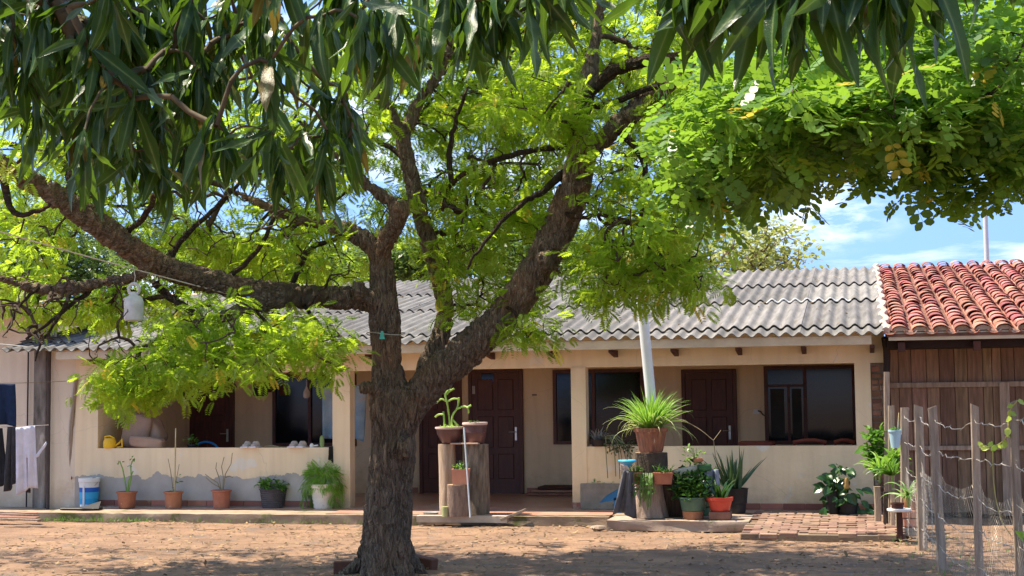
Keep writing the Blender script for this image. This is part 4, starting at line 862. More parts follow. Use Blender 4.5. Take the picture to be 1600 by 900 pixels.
for (q, t_, (a, b, c, sz)) in zip(tgm, tipm, ros):
    for k in range(rnd.randint(10, 14)):
        az = rnd.uniform(0, 2*math.pi); op = abs(rnd.gauss(0, .55))+.12
        d = np.array([math.cos(az)*math.sin(op), math.sin(az)*math.sin(op), -math.cos(op)]); 
        O.append(q+np.array([0, 0, rnd.uniform(-.02, .05)])+d*.012); D.append(d); Nn.append(np.array([math.cos(az), math.sin(az), .25])+np.array([rnd.gauss(0, .5), rnd.gauss(0, .5), 0])); S.append(sz*rnd.uniform(.5, 1.25))
O, D, Nn, S = map(np.array, (O, D, Nn, S))
pm, pyy, dm = proj(O+D*S[:, None]*.6)
score = dm/S*.25; score = dm.copy(); score[(pm < 0) | (pm > 1600) | (pyy < 5)] += 100
idx = np.argsort(score); ind, rest = idx[:300], idx[300:]
for k in range(5):
    r_ = rest[k::5]; oo = np_scatter('leaf_mass', mv[k].v, mv[k].f, O[r_], D[r_], Nn[r_], S[r_], mango_m, mg); oo.data.shade_smooth(); ribattr(oo.data)
ml = [(m_.v, m_.f) for m_ in mv]; RIB = True
leaf_objs(ind, ml, O, D, Nn, S, mango_m, mg, 'leaf')
# the rest of the crown above and behind the viewpoint, unseen, added to cast shade
n = 1500; ph = rng.uniform(0, 2*math.pi, n); rr = np.sqrt(rng.random(n))*4.2
Cc = np.stack([-2.6+rr*np.cos(ph), 1.0+rr*np.sin(ph)*1.1, 4.7+rng.uniform(-.6, 1.6, n)], -1)
_, ppy, ddp = proj(Cc); Cc = Cc[(ddp < .3) | (ppy < -150)]
n = len(Cc); DD = rng.normal(0, .5, (n*5, 3)); DD[:, 2] -= 1
np_scatter('upper_leaf_mass', mv[0].v, mv[0].f, np.repeat(Cc, 5, 0), DD, rng.normal(0, 1, (n*5, 3)), rng.uniform(.18, .27, n*5), mango_m, mg)

# ---- background trees behind the house
bg_leaf = [leafmat('pale_far_leaf', (.17, .22, .05), (.30, .32, .10), (.45, .50, .12), .45), leafmat('mid_far_leaf', (.055, .10, .022), (.11, .17, .04), (.22, .34, .05), .4), leafmat('dark_far_leaf', (.03, .06, .02), (.06, .10, .03), (.12, .2, .04), .35)]
def leafquad(): return [(0, 0, 0), (.5, .28, .05), (1, 0, -.1), (.5, -.28, .05)], [(0, 1, 2, 3)]
def bg_tree(label, px_, d, top, base_px, blobs, mat, per, size, spread, tr=.2, group='trees standing behind the house', sparse=False):
    b0 = at(px_, base_px, d); root = thing('background_tree', label, 'tree', (b0.x, b0.y, 0), group)
    c = at(px_, top, d); h = c.z
    trunk = MB(); mid = Vector((b0.x+.2, b0.y, h*.45)); pts = [Vector((b0.x, b0.y, -.1)), Vector((b0.x-.1, b0.y, h*.25)), mid]
    trunk.tube(pts, [tr, tr*.8, tr*.65], 8); sk_ = [np.array(mid)]
    for (bx, by, rx, ry, n_, sp) in blobs:
        e = at(bx, by, d); p2 = [mid, mid*.5+e*.5+Vector((rnd.uniform(-.4, .4), rnd.uniform(-.4, .4), rnd.uniform(0, .6))), e]; cc = catmull(p2, 4); trunk.tube(cc, [tr*.5*(1-.75*i/(len(cc)-1)) for i in range(len(cc))], 6); sk_ += [np.array(q) for q in cc]
    trunk.build('trunk', bark2, root, True)
    tt = []
    for (bx, by, rx, ry, n_, sp) in blobs:
        for _ in range(n_):
            a = rnd.uniform(0, 2*math.pi); q = math.sqrt(rnd.random()); tt.append(np.array(at(bx+q*rx*math.cos(a), by+q*ry*math.sin(a), d+rnd.uniform(-sp, sp))))
    tt = np.array(tt); tp = grow_twigs(sk_, tt, 'twigs', twig_m if not sparse else M('pale_twig', (.22, .15, .10), (.14, .09, .06), 9), root, base=.011 if sparse else .008, cap=.09)
    O, D, Nn, S = crown_leaves(tt, tp, per, size, spread, -.1)
    T_, F_ = leafquad(); np_scatter('crown', T_, F_, O, D, Nn, S, mat, root)
bg_tree('thin pale yellowish tree with bare curving branches behind the roof ridge', 1160, 40, 350, 560, [(1110,398,75,48,60,1.5),(1205,388,55,42,46,1.5),(1060,400,40,40,24,1),(1170,410,90,25,40,1.5)], bg_leaf[0], 17, .20, .28, .2, sparse=True)
bg_tree('rounded dense green tree just over the ridge between the trunk forks', 650, 44, 385, 560, [(640,412,50,26,60,1.5),(700,405,50,30,50,1.5),(610,405,40,30,30,1.2)], bg_leaf[1], 60, .19, .4)
bg_tree('broad green tree over the ridge right of the thick limb', 880, 46, 370, 560, [(860,400,80,35,70,2),(950,400,60,30,50,2),(780,405,60,30,40,2)], bg_leaf[1], 60, .20, .42)
bg_tree('hazy green tree over the left half of the roof', 470, 48, 390, 560, [(470,420,80,30,70,2),(560,415,50,28,40,1.5),(380,420,60,35,50,2)], bg_leaf[1], 60, .21, .45)
bg_tree('dark green tree filling the gap beyond the left roof end', 260, 50, 370, 560, [(260,400,90,40,80,2),(330,410,50,35,40,2)], bg_leaf[2], 60, .22, .45)
bg_tree('tall leafy tree behind the neighbouring wall at far left', 60, 42, 300, 560, [(50,380,90,60,90,2),(120,430,60,40,50,1.5),(0,440,60,40,50,2)], bg_leaf[1], 50, .2, .42)
bg_tree('small yellow-green tree over the ridge beside the long hanging twigs', 1010, 41, 390, 560, [(1000,415,45,20,36,1.2),(1050,420,30,16,20,1)], bg_leaf[0], 45, .18, .32)
# ================================================================== YARD THINGS
leafy = leafmat('fresh_leaf', (.05, .15, .02), (.12, .26, .035), (.25, .5, .05), .3, .4, .4)
leafy_dark = leafmat('dark_house_leaf', (.015, .055, .014), (.03, .085, .02), (.08, .2, .03), .18, .3, .5)
leafy_bright = leafmat('bright_spider_leaf', (.14, .30, .03), (.24, .42, .06), (.42, .7, .08), .35, .4, .4)
aloe_m = leafmat('grey_green_aloe', (.05, .11, .05), (.09, .16, .075), (.1, .2, .06), .1, .45, .4)
stem_m = M('dry_stem', (.30, .24, .13), (.18, .14, .08), 9, .8, .2)
stem_g = M('green_stem', (.22, .36, .08), (.15, .28, .05), 9, .6, .1)
def V3(p): return (p.x, p.y, p.z)
def gnd(px, py, z=FZ): return onZ(px, py, z)
def pot_prof(r_top, r_bot, h, rim=.02, rimh=.03):
    return [(r_bot*.96, 0), (r_bot, .004), (r_top*.94, h-rimh), (r_top*.94+rim*.2, h-rimh+.001), (r_top+rim*.4, h-rimh+.006), (r_top+rim*.5, h-.004), (r_top+rim*.35, h), (r_top*.88, h), (r_top*.84, h-.02)]
def planter(name, label, c, rt_, rb_, h, mat, group=None, soil_=True, seg=26, cat='potted plant'):
    r_ = thing(name, label, cat, V3(c), group)
    MB().lathe(pot_prof(rt_, rb_, h), V3(c), seg, .012).build('pot', mat, r_, True)
    if soil_: MB().lathe([(rt_*.845, h-.05), (rt_*.845, h-.018), (rt_*.4, h-.008)], V3(c), 16).build('soil', soil, r_, True)
    return r_
def sc(px, c): return px*(Vector(c)-CAMP).dot(FW)/F_PX      # pixels -> metres at a point
def scatter_leafq(root, C, per, spread, size, mat, up=0., name='foliage', T=None):
    C = np.array(C, float); n = len(C)*per; O = np.repeat(C, per, 0)+rng.normal(0, 1, (n, 3))*spread; D = rng.normal(0, 1, (n, 3)); D[:, 2] = D[:, 2]*.5+up
    T_ = T or ([(0, 0, 0), (.3, .2, .05), (.65, .2, .03), (1, 0, -.12), (.65, -.2, .03), (.3, -.2, .05)], [(0, 1, 2, 3, 4, 5)])
    return np_scatter(name, *T_, O, D, np.array([0, 0, 1.])+rng.normal(0, .5, (n, 3)), size*rng.uniform(.6, 1.3, n), mat, root)
# --- three terracotta pots with bare stems
def stick(root, c, h, segs, r, mat=stem_m, name='stem'):
    MB().tube([Vector(c)+Vector(s) for s in segs], [r*(1-.5*i/len(segs)) for i in range(len(segs))], 6).build(name, mat, root, True)
c = gnd(198, 794); h = sc(26, c); P = planter('potted_plant', 'terracotta pot with two short curled green stems, leftmost pot on the step', c, sc(15.5, c), sc(12, c), h, terracotta, 'terracotta pots with bare stems')
for s in ([(0,0,h-.03),(-.03,0,h+.15),(-.07,0,h+.33),(-.12,.0,h+.45),(-.15,0,h+.40)],[(.02,0,h-.03),(.07,0,h+.2),(.06,0,h+.38),(.10,0,h+.48)],[(.01,0,h-.03),(.03,0,h+.16),(.1,0,h+.3)]): stick(P, c, h, s, .012, stem_g)
scatter_leafq(P, [(c.x-.14, c.y, c.z+h+.42), (c.x+.06, c.y, c.z+h+.36), (c.x+.09, c.y, c.z+h+.47)], 4, .02, .06, leafy)
c = gnd(271, 794); P = planter('potted_plant', 'terracotta pot with one tall straight pale cane, middle of the three stem pots', c, sc(14.5, c), sc(12, c), h, terracotta, 'terracotta pots with bare stems')
stick(P, c, h, [(.02,0,h-.03),(.025,0,h+.5),(.03,0,h+.93)], .014, M('bamboo_cane', (.55, .45, .25), (.4, .32, .17), 8)); stick(P, c, h, [(0,0,h-.03),(-.05,0,h+.3),(-.09,0,h+.48)], .007); stick(P, c, h, [(.0,0,h-.03),(.06,0,h+.25),(.09,0,h+.4)], .006)
scatter_leafq(P, [(c.x+.1, c.y, c.z+h+.18), (c.x+.03, c.y, c.z+h+.14), (c.x-.02, c.y-.02, c.z+h+.02)], 5, .03, .06, leafy)
c = gnd(346, 794); P = planter('potted_plant', 'terracotta pot with thin forked leafless twigs, rightmost of the three stem pots', c, sc(15, c), sc(12.5, c), h+.02, terracotta, 'terracotta pots with bare stems')
for s in ([(0,0,h-.02),(-.06,0,h+.12),(-.19,0,h+.2),(-.26,0,h+.25)],[(0,0,h-.02),(-.04,0,h+.2),(-.1,.02,h+.33),(-.08,0,h+.42)],[(.02,0,h-.02),(.06,0,h+.25),(.15,0,h+.4),(.17,0,h+.56)],[(.02,0,h-.02),(.03,0,h+.2),(.0,0,h+.36),(.04,0,h+.5)],[(-.02,0,h+.05),(-.15,0,h+.12),(-.25,0,h+.2)],[(.05,0,h+.2),(.13,0,h+.22),(.18,.0,h+.2)]): stick(P, c, h, s, .008)
# grey pot with leafy plant
def ribbed(c, rt_, rb_, h, n=9, amp=.004):
    return [(rb_+(rt_-rb_)*i/(n*2)+(amp if i % 2 else -amp), h*i/(n*2)) for i in range(n*2+1)]+[(rt_+.012, h), (rt_+.012, h+.01), (rt_*.9, h+.01), (rt_*.88, h-.03)]
c = gnd(427, 793); h = sc(28, c); P = thing('potted_plant', 'dark grey ribbed pot of low leafy greens against the bare render', 'potted plant', V3(c))
MB().lathe(ribbed(c, sc(21, c), sc(17, c), h), V3(c), 30).build('pot', M('dark_grey_plastic', (.10, .085, .085), (.06, .05, .05), 9, .6, .2), P, True); MB().lathe([(sc(18, c), h-.05), (sc(18, c), h-.01)], V3(c), 16).build('soil', soil, P)
scatter_leafq(P, [(c.x+rnd.uniform(-.17, .17), c.y+rnd.uniform(-.14, .14), c.z+h+rnd.uniform(.02, .10)) for _ in range(30)], 9, .035, .075, leafy, .5)
# white pot with fern
c = gnd(505, 794.5); h = sc(37, c); P = thing('potted_fern', 'white ribbed pot overflowing with long feathery bright green fern', 'potted plant', V3(c))
MB().lathe(ribbed(c, sc(20.5, c), sc(14, c), h, 6, .005), V3(c), 30, .004).build('pot', M('off_white_pot', (.74, .70, .62), (.6, .55, .47), 6, .7, .15, c3=(.45, .4, .32), c3scale=4, c3pos=.62), P, True)
n = 420; az = rng.uniform(0, 2*np.pi, n); u = rng.random(n)**.6
rr = .04+u*.30; zz = h+.15-(u**2.4)*rng.uniform(.1, .62, n)+rng.normal(0, .03, n)+.06*(1-u)
O = np.stack([c.x+rr*np.cos(az)*.95, c.y+rr*np.sin(az)*.55, c.z+np.maximum(zz, .03)], -1); D = np.stack([np.cos(az)*(1.2-u), np.sin(az)*(1.2-u), .8-u*1.9], -1)+rng.normal(0, .25, (n, 3))
keep = ~((O[:, 1] < c.y) & (O[:, 2] < c.z+h*.98) & (np.abs(O[:, 0]-c.x+.02) < .19)); O, D, az, u = O[keep], D[keep], az[keep], u[keep]
fern_m = leafmat('fern_frond', (.12, .28, .02), (.2, .38, .04), (.35, .65, .05), .35, .5, .3)
np_scatter('fern_fronds', *pinnate(9, .16, .07, droop=.3, ang=70), O, D, np.stack([np.cos(az), np.sin(az), np.ones_like(az)*.6], -1), rng.uniform(.11, .19, len(O)), fern_m, P)
for k in range(26):
    a = rnd.uniform(0, 6.28); b = MB(); e = Vector((c.x+.3*math.cos(a), c.y+.2*math.sin(a), c.z+h+rnd.uniform(-.2, .12))); b.tube([(c.x, c.y, c.z+h-.03), ((c.x+e.x)/2, (c.y+e.y)/2, c.z+h+.2), V3(e)], .004, 4); b.build('frond_stem', stem_g, P, True)
# wisps above the fern
P2 = P
# --- bucket, tray, broom poles, container at left
c = gnd(139, 792); h = sc(45, c); B_ = thing('paint_bucket', 'white plastic bucket with bright blue printed bands beside the leaning poles', 'bucket', V3(c))
MB().lathe([(sc(13.5, c), 0), (sc(15.5, c), h*.93)], V3(c), 30).build('bucket_body', white_plastic, B_, 50)
MB().lathe([(sc(15.6, c), h*.86), (sc(16.6, c), h*.87), (sc(16.6, c), h), (sc(15.4, c), h), (sc(15, c), h-.02)], V3(c), 30).build('rim', white_plastic, B_, 50)
for (z0_, z1, cc) in ((.1, .3, (.03, .38, .75)), (.3, .52, (.06, .5, .85)), (.52, .68, (.02, .14, .6))):
    f = lambda z: sc(13.5, c)+(sc(15.5, c)-sc(13.5, c))*z/.93+.0022
    MB().lathe([(f(z0_), h*z0_), (f(z1), h*z1)], V3(c), 30).build('printed_band', M('print_%d' % int(z0_*100), cc, rough=.4, bump=0), B_, 50)
MB().box((c.x-.022, c.y-sc(15, c)-.008, c.z+h*.08), (c.x+.006, c.y-sc(15, c)+.03, c.z+h*.74)).build('printed_stripe', white_plastic, B_)
MB().tube([(c.x+sc(16, c)*math.cos(a), c.y-.12*math.sin(a), c.z+h*.9-.12*math.sin(a)) for a in np.linspace(0, math.pi, 12)], .004, 5).build('handle', metal_grey, B_, True)
c = gnd(93, 786); B_ = thing('garden_sprayer', 'green plastic container with an orange ball-shaped top against the grimy wall', 'container', V3(c))
MB().lathe([(.1, 0), (.115, .03), (.115, .17), (.09, .21), (.03, .23)], V3(c), 18).build('body', M('green_plastic', (.04, .16, .07), (.03, .1, .05), 5, .5), B_, True)
MB().lathe([(.02, .20), (.07, .22), (.085, .27), (.07, .32), (.02, .34)], (c.x+.06, c.y-.04, c.z-.03), 16).build('cap', M('orange_plastic', (.75, .2, .06), (.6, .15, .04), 5, .4, 0), B_, True)
MB().lathe([(.02, .3), (.022, .38), (.012, .42), (.012, .46)], (c.x+.05, c.y, c.z), 10).build('nozzle', white_plastic, B_, True)
for (x0, y0, x1, y1, r_, mt, lb) in ((103, 790, 117, 585, .017, M('pale_pole', (.62, .56, .46), (.5, .44, .35), 4), 'thin pale bent pole leaning on the wall, left of the dark plank'), (109, 790, 119, 590, .028, grey_wood, 'brown wooden batten leaning on the wall beside the pale pole'), (117, 786, 112, 745, .010, M('red_stick', (.4, .1, .08)), 'short thin red stick standing left of the white bucket')):
    a = gnd(x0, y0); b_ = onY(x1, y1, FY-.03); mid = a.lerp(b_, .6)+Vector((-.035, 0, 0))
    bb = MB().tube([a, mid, b_], r_, 8); bb.build('leaning_pole', mt, None, True, label=lb, cat='pole')
a = gnd(93, 797); T_ = MB(); T_.box((a.x, a.y, a.z), (a.x+.55, a.y+.28, a.z+.03), ch=.008).add([(a.x+.35, a.y-.05, a.z+.03), (a.x+.62, a.y+.02, a.z+.02), (a.x+.56, a.y+.2, a.z+.12), (a.x+.4, a.y+.2, a.z+.08)], [(0, 1, 2, 3)]); T_.build('plastic_tray', black_plastic, None, label='flat dark plastic tray lying at the foot of the white bucket', cat='tray')
for k in range(5):
    a = onZ(rnd.uniform(-10, 30)+k*6, 802+k*2.6, .03+.02*(k % 2)); ang = rnd.uniform(-.25, .25); Mx = Matrix.Translation(a) @ Matrix.Rotation(ang, 4, 'Z') @ Matrix.Rotation(rnd.uniform(-.05, .05), 4, 'Y')
    me = MB().box((-.45, -.05, 0), (.45, .05, .025), ch=.004).mesh('loose_board'); o = link('loose_board', me, None, [grey_wood, M('reddish_board', (.38, .2, .14), (.25, .12, .09), 4)][k % 2], Mx)
    tag(o, ['top pale board of the loose pile at the lower left', 'second reddish board in the loose pile below the laundry', 'grey board in the middle of the loose pile at lower left', 'reddish board near the front of the loose pile at lower left', 'frontmost board of the loose pile on the ground at lower left'][k], 'board', 'loose boards below the laundry')
# --- clotheslines and laundry
def cloth(name, label, cat, pts_top, pts_bot, d, mat, nx=14, ny=18, fold=.03, taper=None, group='laundry on the line', seed=0, legs=False):
    """a hanging cloth sheet: top edge p0->p1, bottom edge q0->q1 in pixels at depth d, folded"""
    b = MB(); (a0, a1), (b0, b1) = pts_top, pts_bot
    for j in range(ny+1):
        v = j/ny
        for i in range(nx+1):
            u = i/nx; x = (a0[0]*(1-u)+a1[0]*u)*(1-v)+(b0[0]*(1-u)+b1[0]*u)*v; y = (a0[1]*(1-u)+a1[1]*u)*(1-v)+(b0[1]*(1-u)+b1[1]*u)*v
            p = at(x+1.2*v*math.sin(9*u+seed), y+3*v*math.sin(5*u+seed*2), d); off = fold*(.25+v)*(math.sin(u*11+seed)+.5*math.sin(u*23+v*3+seed*3)); b.v.append(tuple(p+Vector((0, off, 0))))
    for j in range(ny):
        for i in range(nx):
            if legs and j > ny*.45 and i == nx//2: continue
            k = j*(nx+1)+i; b.f.append((k, k+1, k+nx+2, k+nx+1))
    o = b.build(name, mat, None, True); o.modifiers.new('thick', 'SOLIDIFY').thickness = .006
    return tag(o, label, cat, group)
navy = M('navy_cloth', (.012, .03, .075), (.008, .018, .05), 12, .9, .3, 80); blackc = M('black_cloth', (.02, .02, .022), (.012, .012, .014), 12, .9, .3, 80); greyc = M('charcoal_cloth', (.06, .06, .07), (.035, .035, .04), 12, .9, .3, 80); whitec = M('pale_lilac_cloth', (.68, .66, .72), (.5, .49, .55), 5, .9, .3, 80)
dl = 20.6
cloth('shirt', 'navy blue garment hanging highest on the laundry line at left edge', 'shirt', ((-30, 599), (24, 600)), ((-30, 668), (28, 665)), dl, navy, seed=1)
cloth('trousers', 'black trousers bundled on the lower line at the left edge', 'trousers', ((-20, 668), (4, 669)), ((-22, 768), (14, 752)), dl, blackc, seed=2)
cloth('trousers', 'dark charcoal trousers hanging left of the pale lilac top', 'trousers', ((12, 667), (24, 667)), ((6, 768), (26, 757)), dl-.05, greyc, seed=3)
cloth('leggings', 'pale lilac leggings with dark centre seam hanging on the lower line', 'leggings', ((25, 668), (55, 665)), ((27, 772), (58, 762)), dl-.1, whitec, seed=4, fold=.02, legs=True)
cloth('cloth', 'small grey patterned rag hanging below between the pale leggings', 'cloth', ((34, 728), (46, 722)), ((32, 762), (47, 768)), dl+.02, greyc, seed=5, fold=.01)
cloth('strap', 'white strap slanting from the line towards the stained column', 'strap', ((55, 712), (72, 690)), ((55, 717), (73, 696)), dl-.12, whitec, 6, 3, .004, seed=6)
def line(name, label, pts, d0, d1, r_, mat, sagpx=0):
    out = []
    for i in range(25):
        u = i/24; x = pts[0][0]*(1-u)+pts[1][0]*u; y = pts[0][1]*(1-u)+pts[1][1]*u+sagpx*4*u*(1-u); out.append(at(x, y, d0*(1-u)+d1*u))
    return MB().tube(out, r_, 5).build(name, mat, None, True, label=label, cat='line')
line('clothesline', 'upper thin line carrying the navy garment at the left', ((-60, 598), (150, 592)), dl, dl+.6, .004, MATS['green_brown_twig'], 3)
line('clothesline', 'lower line carrying trousers and leggings at the left', ((-60, 668), (76, 664)), dl-.03, dl, .004, wire_mat, 1)
line('cable', 'pale cable running along the grimy wall above the laundry', ((-60, 535), (108, 553)), 22.3, 22.6, .012, rope_mat, -4)
line('clothesline', 'long pale rope slanting across the yard to the forked trunk', ((-60, 344), (505, 496)), 11.6, D0-.15, .006, M('white_rope', (.7, .62, .55), (.55, .48, .42)), 4)
def peg(px, py, d, mat, lb, s=1.0):
    p = at(px, py, d); b = MB(); h_ = sc(16, p)*s; w_ = sc(9, p)*s
    b.add([(-w_*.25, -.006, 0), (w_*.25, -.006, 0), (w_*.6, -.006, -h_), (-w_*.6, -.006, -h_), (-w_*.25, .006, 0), (w_*.25, .006, 0), (w_*.6, .006, -h_), (-w_*.6, .006, -h_)], [(0, 3, 2, 1), (4, 5, 6, 7), (0, 1, 5, 4), (1, 2, 6, 5), (2, 3, 7, 6), (3, 0, 4, 7)], Matrix.Translation(p) @ Matrix.Rotation(TH, 4, 'Z'))
    b.build('clothes_peg', mat, None, label=lb, cat='clothes peg')
peg(388, 463, 13.25, M('light_blue_plastic', (.25, .5, .75), (.2, .4, .65), 5, .4, 0), 'light blue peg clipped to the long rope'); peg(287, 576, 12.0, blue_plastic, 'bright blue peg among the low bright leaves'); peg(321, 570, 12.0, MATS['light_blue_plastic'], 'pale blue peg among the low leaves right of the bright one')
peg(597, 517, D0-.33, M('teal_plastic', (.1, .5, .4), rough=.4, bump=0), 'teal clip on the wire tied round the forked trunk', .8)
b = MB(); q = at(603, 522, D0); rr = sc(30, q)
b.tube([(q.x+rr*math.cos(a), q.y+rr*math.sin(a), q.z+.015*math.sin(2*a)) for a in np.linspace(0, 2*math.pi, 28)], .005, 5, False); b.build('trunk_wire', wire_mat, None, True, label='thin wire looped round the left stem of the forked tree', cat='wire')
# hanging white jug
q = at(209, 502, 12.4); J = thing('jug', 'white translucent plastic jug hanging upside from the low limb', 'jug', (q.x, q.y, q.z)); k_ = sc(1, q)
jug_m = leafmat('milky_plastic', (.72, .70, .68), (.74, .72, .7), (.8, .78, .76), .3, .45, .4)
MB().lathe([(k_*9, 0), (k_*14, k_*1.5), (k_*15, k_*5), (k_*15, k_*30), (k_*13, k_*37), (k_*7, k_*41), (k_*5.5, k_*44), (k_*5.5, k_*46)], V3(q), 24).build('jug_body', jug_m, J, True)
o_ = MB(); o_.tube([(q.x+k_*9*math.cos(a), q.y, q.z+k_*50+k_*9*math.sin(a)) for a in np.linspace(-.9, 2*math.pi-2.2, 18)], k_*2.6, 8).tube([(q.x-k_*12, q.y, q.z+k_*33), (q.x-k_*18, q.y, q.z+k_*35)], k_*2, 6); o_.build('handle', jug_m, J, True)
MB().tube([(q.x, q.y, q.z+k_*58), (q.x+.01, q.y, q.z+k_*70), (q.x-.01, q.y+.02, q.z+k_*80)], .004, 5).build('string', rope_mat, J, True)
# --- things on the left parapet and in the porch
pz = ZP; py_ = FY+.06
def onsill(px): return Vector((uX(px, py_), py_, pz))
c = onsill(172); Y_ = thing('watering_can', 'bright yellow plastic watering jug at the left end of the sill', 'watering can', V3(c)); ym = M('yellow_plastic', (.85, .52, .03), (.75, .42, .02), 5, .4, 0)
MB().lathe([(.085, 0), (.1, .02), (.1, .10), (.075, .15)], V3(c), 18).build('body', ym, Y_, True); MB().tube([(c.x-.07, c.y, c.z+.12), (c.x-.09, c.y, c.z+.17), (c.x, c.y, c.z+.185), (c.x+.07, c.y, c.z+.15)], .014, 6).tube([(c.x+.09, c.y, c.z+.03), (c.x+.17, c.y, c.z+.09), (c.x+.2, c.y, c.z+.14), (c.x+.21, c.y, c.z+.02), (c.x+.12, c.y, c.z+.01)], .014, 6).build('handle', ym, Y_, True)
sackm = M('brown_paper_sack', (.42, .28, .20), (.30, .19, .14), 3, .85, .4, 20, c3=(.48, .16, .11), c3scale=5, c3pos=.63)
def pillow(c, sx, sy, sz, rotz, rotx, mat, name, label, cat, seed=0):
    bm = bmesh.new(); bmesh.ops.create_cube(bm, size=2); bmesh.ops.subdivide_edges(bm, edges=list(bm.edges), cuts=4, use_grid_fill=True)
    for v in bm.verts:
        p = v.co.copy(); s_ = (abs(p.x)**7+abs(p.y)**7+abs(p.z)**7)**(1/7); v.co = p/s_
        v.co = Vector((v.co.x*sx, v.co.y*sy, v.co.z*sz))*(1+.12*mnoise.noise(p*1.7+Vector((seed, 0, 0))))
    b = MB(); bm.verts.index_update(); b.add([v.co.copy() for v in bm.verts], [[v.index for v in f.verts] for f in bm.faces], Matrix.Rotation(rotz, 4, 'Z') @ Matrix.Rotation(rotx, 4, 'Y')); bm.free()
    me = b.mesh(name, 60); o = link(name, me, None, mat, Matrix.Translation(c)); return tag(o, label, cat)
X_ = lambda px, y: uX(px, y)
pillow((X_(216, 20.95), 20.95, 1.22), .21, .13, .27, .1, .25, sackm, 'paper_sack', 'tall tilted brown paper sack with red print in the porch', 'sack', 1)
pillow((X_(240, 21.05), 21.05, 1.2), .16, .12, .2, -.2, -.5, sackm, 'paper_sack', 'brown sack slumped behind the tall tilted one', 'sack', 2)
pillow((X_(230, 20.62), 20.62, 1.06), .27, .08, .085, .05, .12, sackm, 'paper_sack', 'low brown sack lying flat on the sill before the others', 'sack', 3)
c = onsill(287)+Vector((0, .3, -.1)); P = planter('potted_plant', 'small dark pot with a few leaves behind the sill, right of the sacks', c, .075, .06, .14, black_plastic)
scatter_leafq(P, [(c.x+rnd.uniform(-.06, .06), c.y, c.z+.2) for _ in range(6)], 5, .03, .08, leafy, .5)
shoe_m = M('pale_dusty_shoe', (.60, .50, .42), (.42, .33, .28), 9, .9, .5, 40)
for (px, lb) in ((386, 'left pale shoe of the pair on the sill nearer the door'), (399, 'right pale shoe of the pair on the sill nearer the door'), (459, 'left pale shoe of the pair on the sill before the dark window'), (472, 'right pale shoe of the pair on the sill before the dark window')):
    c = onsill(px); S_ = thing('shoe', lb, 'shoe', V3(c), 'pale shoes drying on the sill')
    MB().add([(x*.055, y*.12, z) for (x, y) in ((-1, -1), (1, -1), (1.1, 0), (.9, 1), (-.9, 1), (-1.1, 0)) for z in (0, .02)], [(0, 2, 4, 6, 8, 10)[::-1], (1, 3, 5, 7, 9, 11)]+[(2*i, 2*((i+1) % 6), 2*((i+1) % 6)+1, 2*i+1) for i in range(6)], Matrix.Translation(c)).build('sole', whitec, S_)
    MB().lathe([(.052, .018), (.06, .05), (.045, .08), (.03, .095), (.022, .07)], V3(c+Vector((0, .02, 0))), 12, .08).build('upper', shoe_m, S_, True)
    MB().lathe([(.045, .018), (.05, .04), (.02, .062)], V3(c+Vector((0, -.06, 0))), 12, .05).build('toe', shoe_m, S_, True)
c = onsill(503); MB().lathe([(.03, 0), (.034, .05), (.034, .13), (.022, .165), (.01, .175)], V3(c), 12).build('cactus', M('pale_cactus', (.28, .36, .14), (.2, .28, .1), 9, .8), None, True, label='pale green column cactus stub on the sill by the white column', cat='cactus')
c = onsill(487); MB().lathe([(.03, 0), (.034, .03), (.015, .06)], V3(c), 10).tube([(c.x+.01, c.y, c.z+.02), (c.x+.1, c.y, c.z+.03)], .012, 6).build('cup', white_plastic, None, True, label='small clear cup lying on the sill left of the cactus stub', cat='cup')
c = onsill(425); MB().tube([(c.x-.11, c.y, c.z+.012), (c.x, c.y+.01, c.z+.02), (c.x+.13, c.y, c.z+.008)], [.012, .02, .008], 6).build('dry_twig', stem_m, None, True, label='dry twig lying on the sill between the two pairs of shoes', cat='twig')
# blue chair back, black things, cloth, bag
c = Vector((X_(322, 22), 22, FZ)); C_ = thing('plastic_chair', 'blue plastic chair whose curved back shows over the sill by the dark door', 'chair', V3(c))
MB().tube([(c.x+.24*math.cos(a), c.y, c.z+.72+.2*math.sin(a)) for a in np.linspace(0, math.pi, 12)], .018, 6).build('backrest', blue_plastic, C_, True)
MB().box((c.x-.22, c.y-.44, c.z+.42), (c.x+.22, c.y, c.z+.45), ch=.01).build('seat', blue_plastic, C_)
for sx, sy in ((-1, 0), (1, 0), (-1, -1), (1, -1)): MB().tube([(c.x+.2*sx, c.y+.40*sy, c.z), (c.x+.2*sx, c.y+.40*sy-(.0), c.z+(.74 if sy == 0 else .43))], .018, 6).build('leg', blue_plastic, C_, True)
def hangbag(px, py0, py1, wpx, Y, mat, name, lb, cat):
    a = onY(px, py0, Y); e = onY(px, py1, Y); hw = sc(wpx/2, e); hh = a.z-e.z
    MB().lathe([(hw*.7, 0), (hw, hh*.12), (hw*.9, hh*.5), (hw*.35, hh*.8), (hw*.12, hh), (.004, hh*1.5)], (e.x, e.y, e.z), 12, .08).build(name, mat, None, True, label=lb, cat=cat)
hangbag(479, 603, 622, 11, 22.0, M('white_bag', (.6, .56, .5), (.48, .44, .4), 8, .8), 'plastic_bag', 'small white bag hanging in front of the dark porch window', 'bag')
hangbag(443, 597, 618, 16, 22.4, rafter_mat, 'cloth_bag', 'brown bag hanging at the left frame of the dark window', 'bag')
a = onY(394, 585, 21.9); e = onY(416, 619, 21.9); MB().box((a.x, 21.9, e.z), (e.x, 22.0, a.z), ch=.03).build('hanging_case', blackc, None, label='black case hanging high between the porch door and window', cat='case')
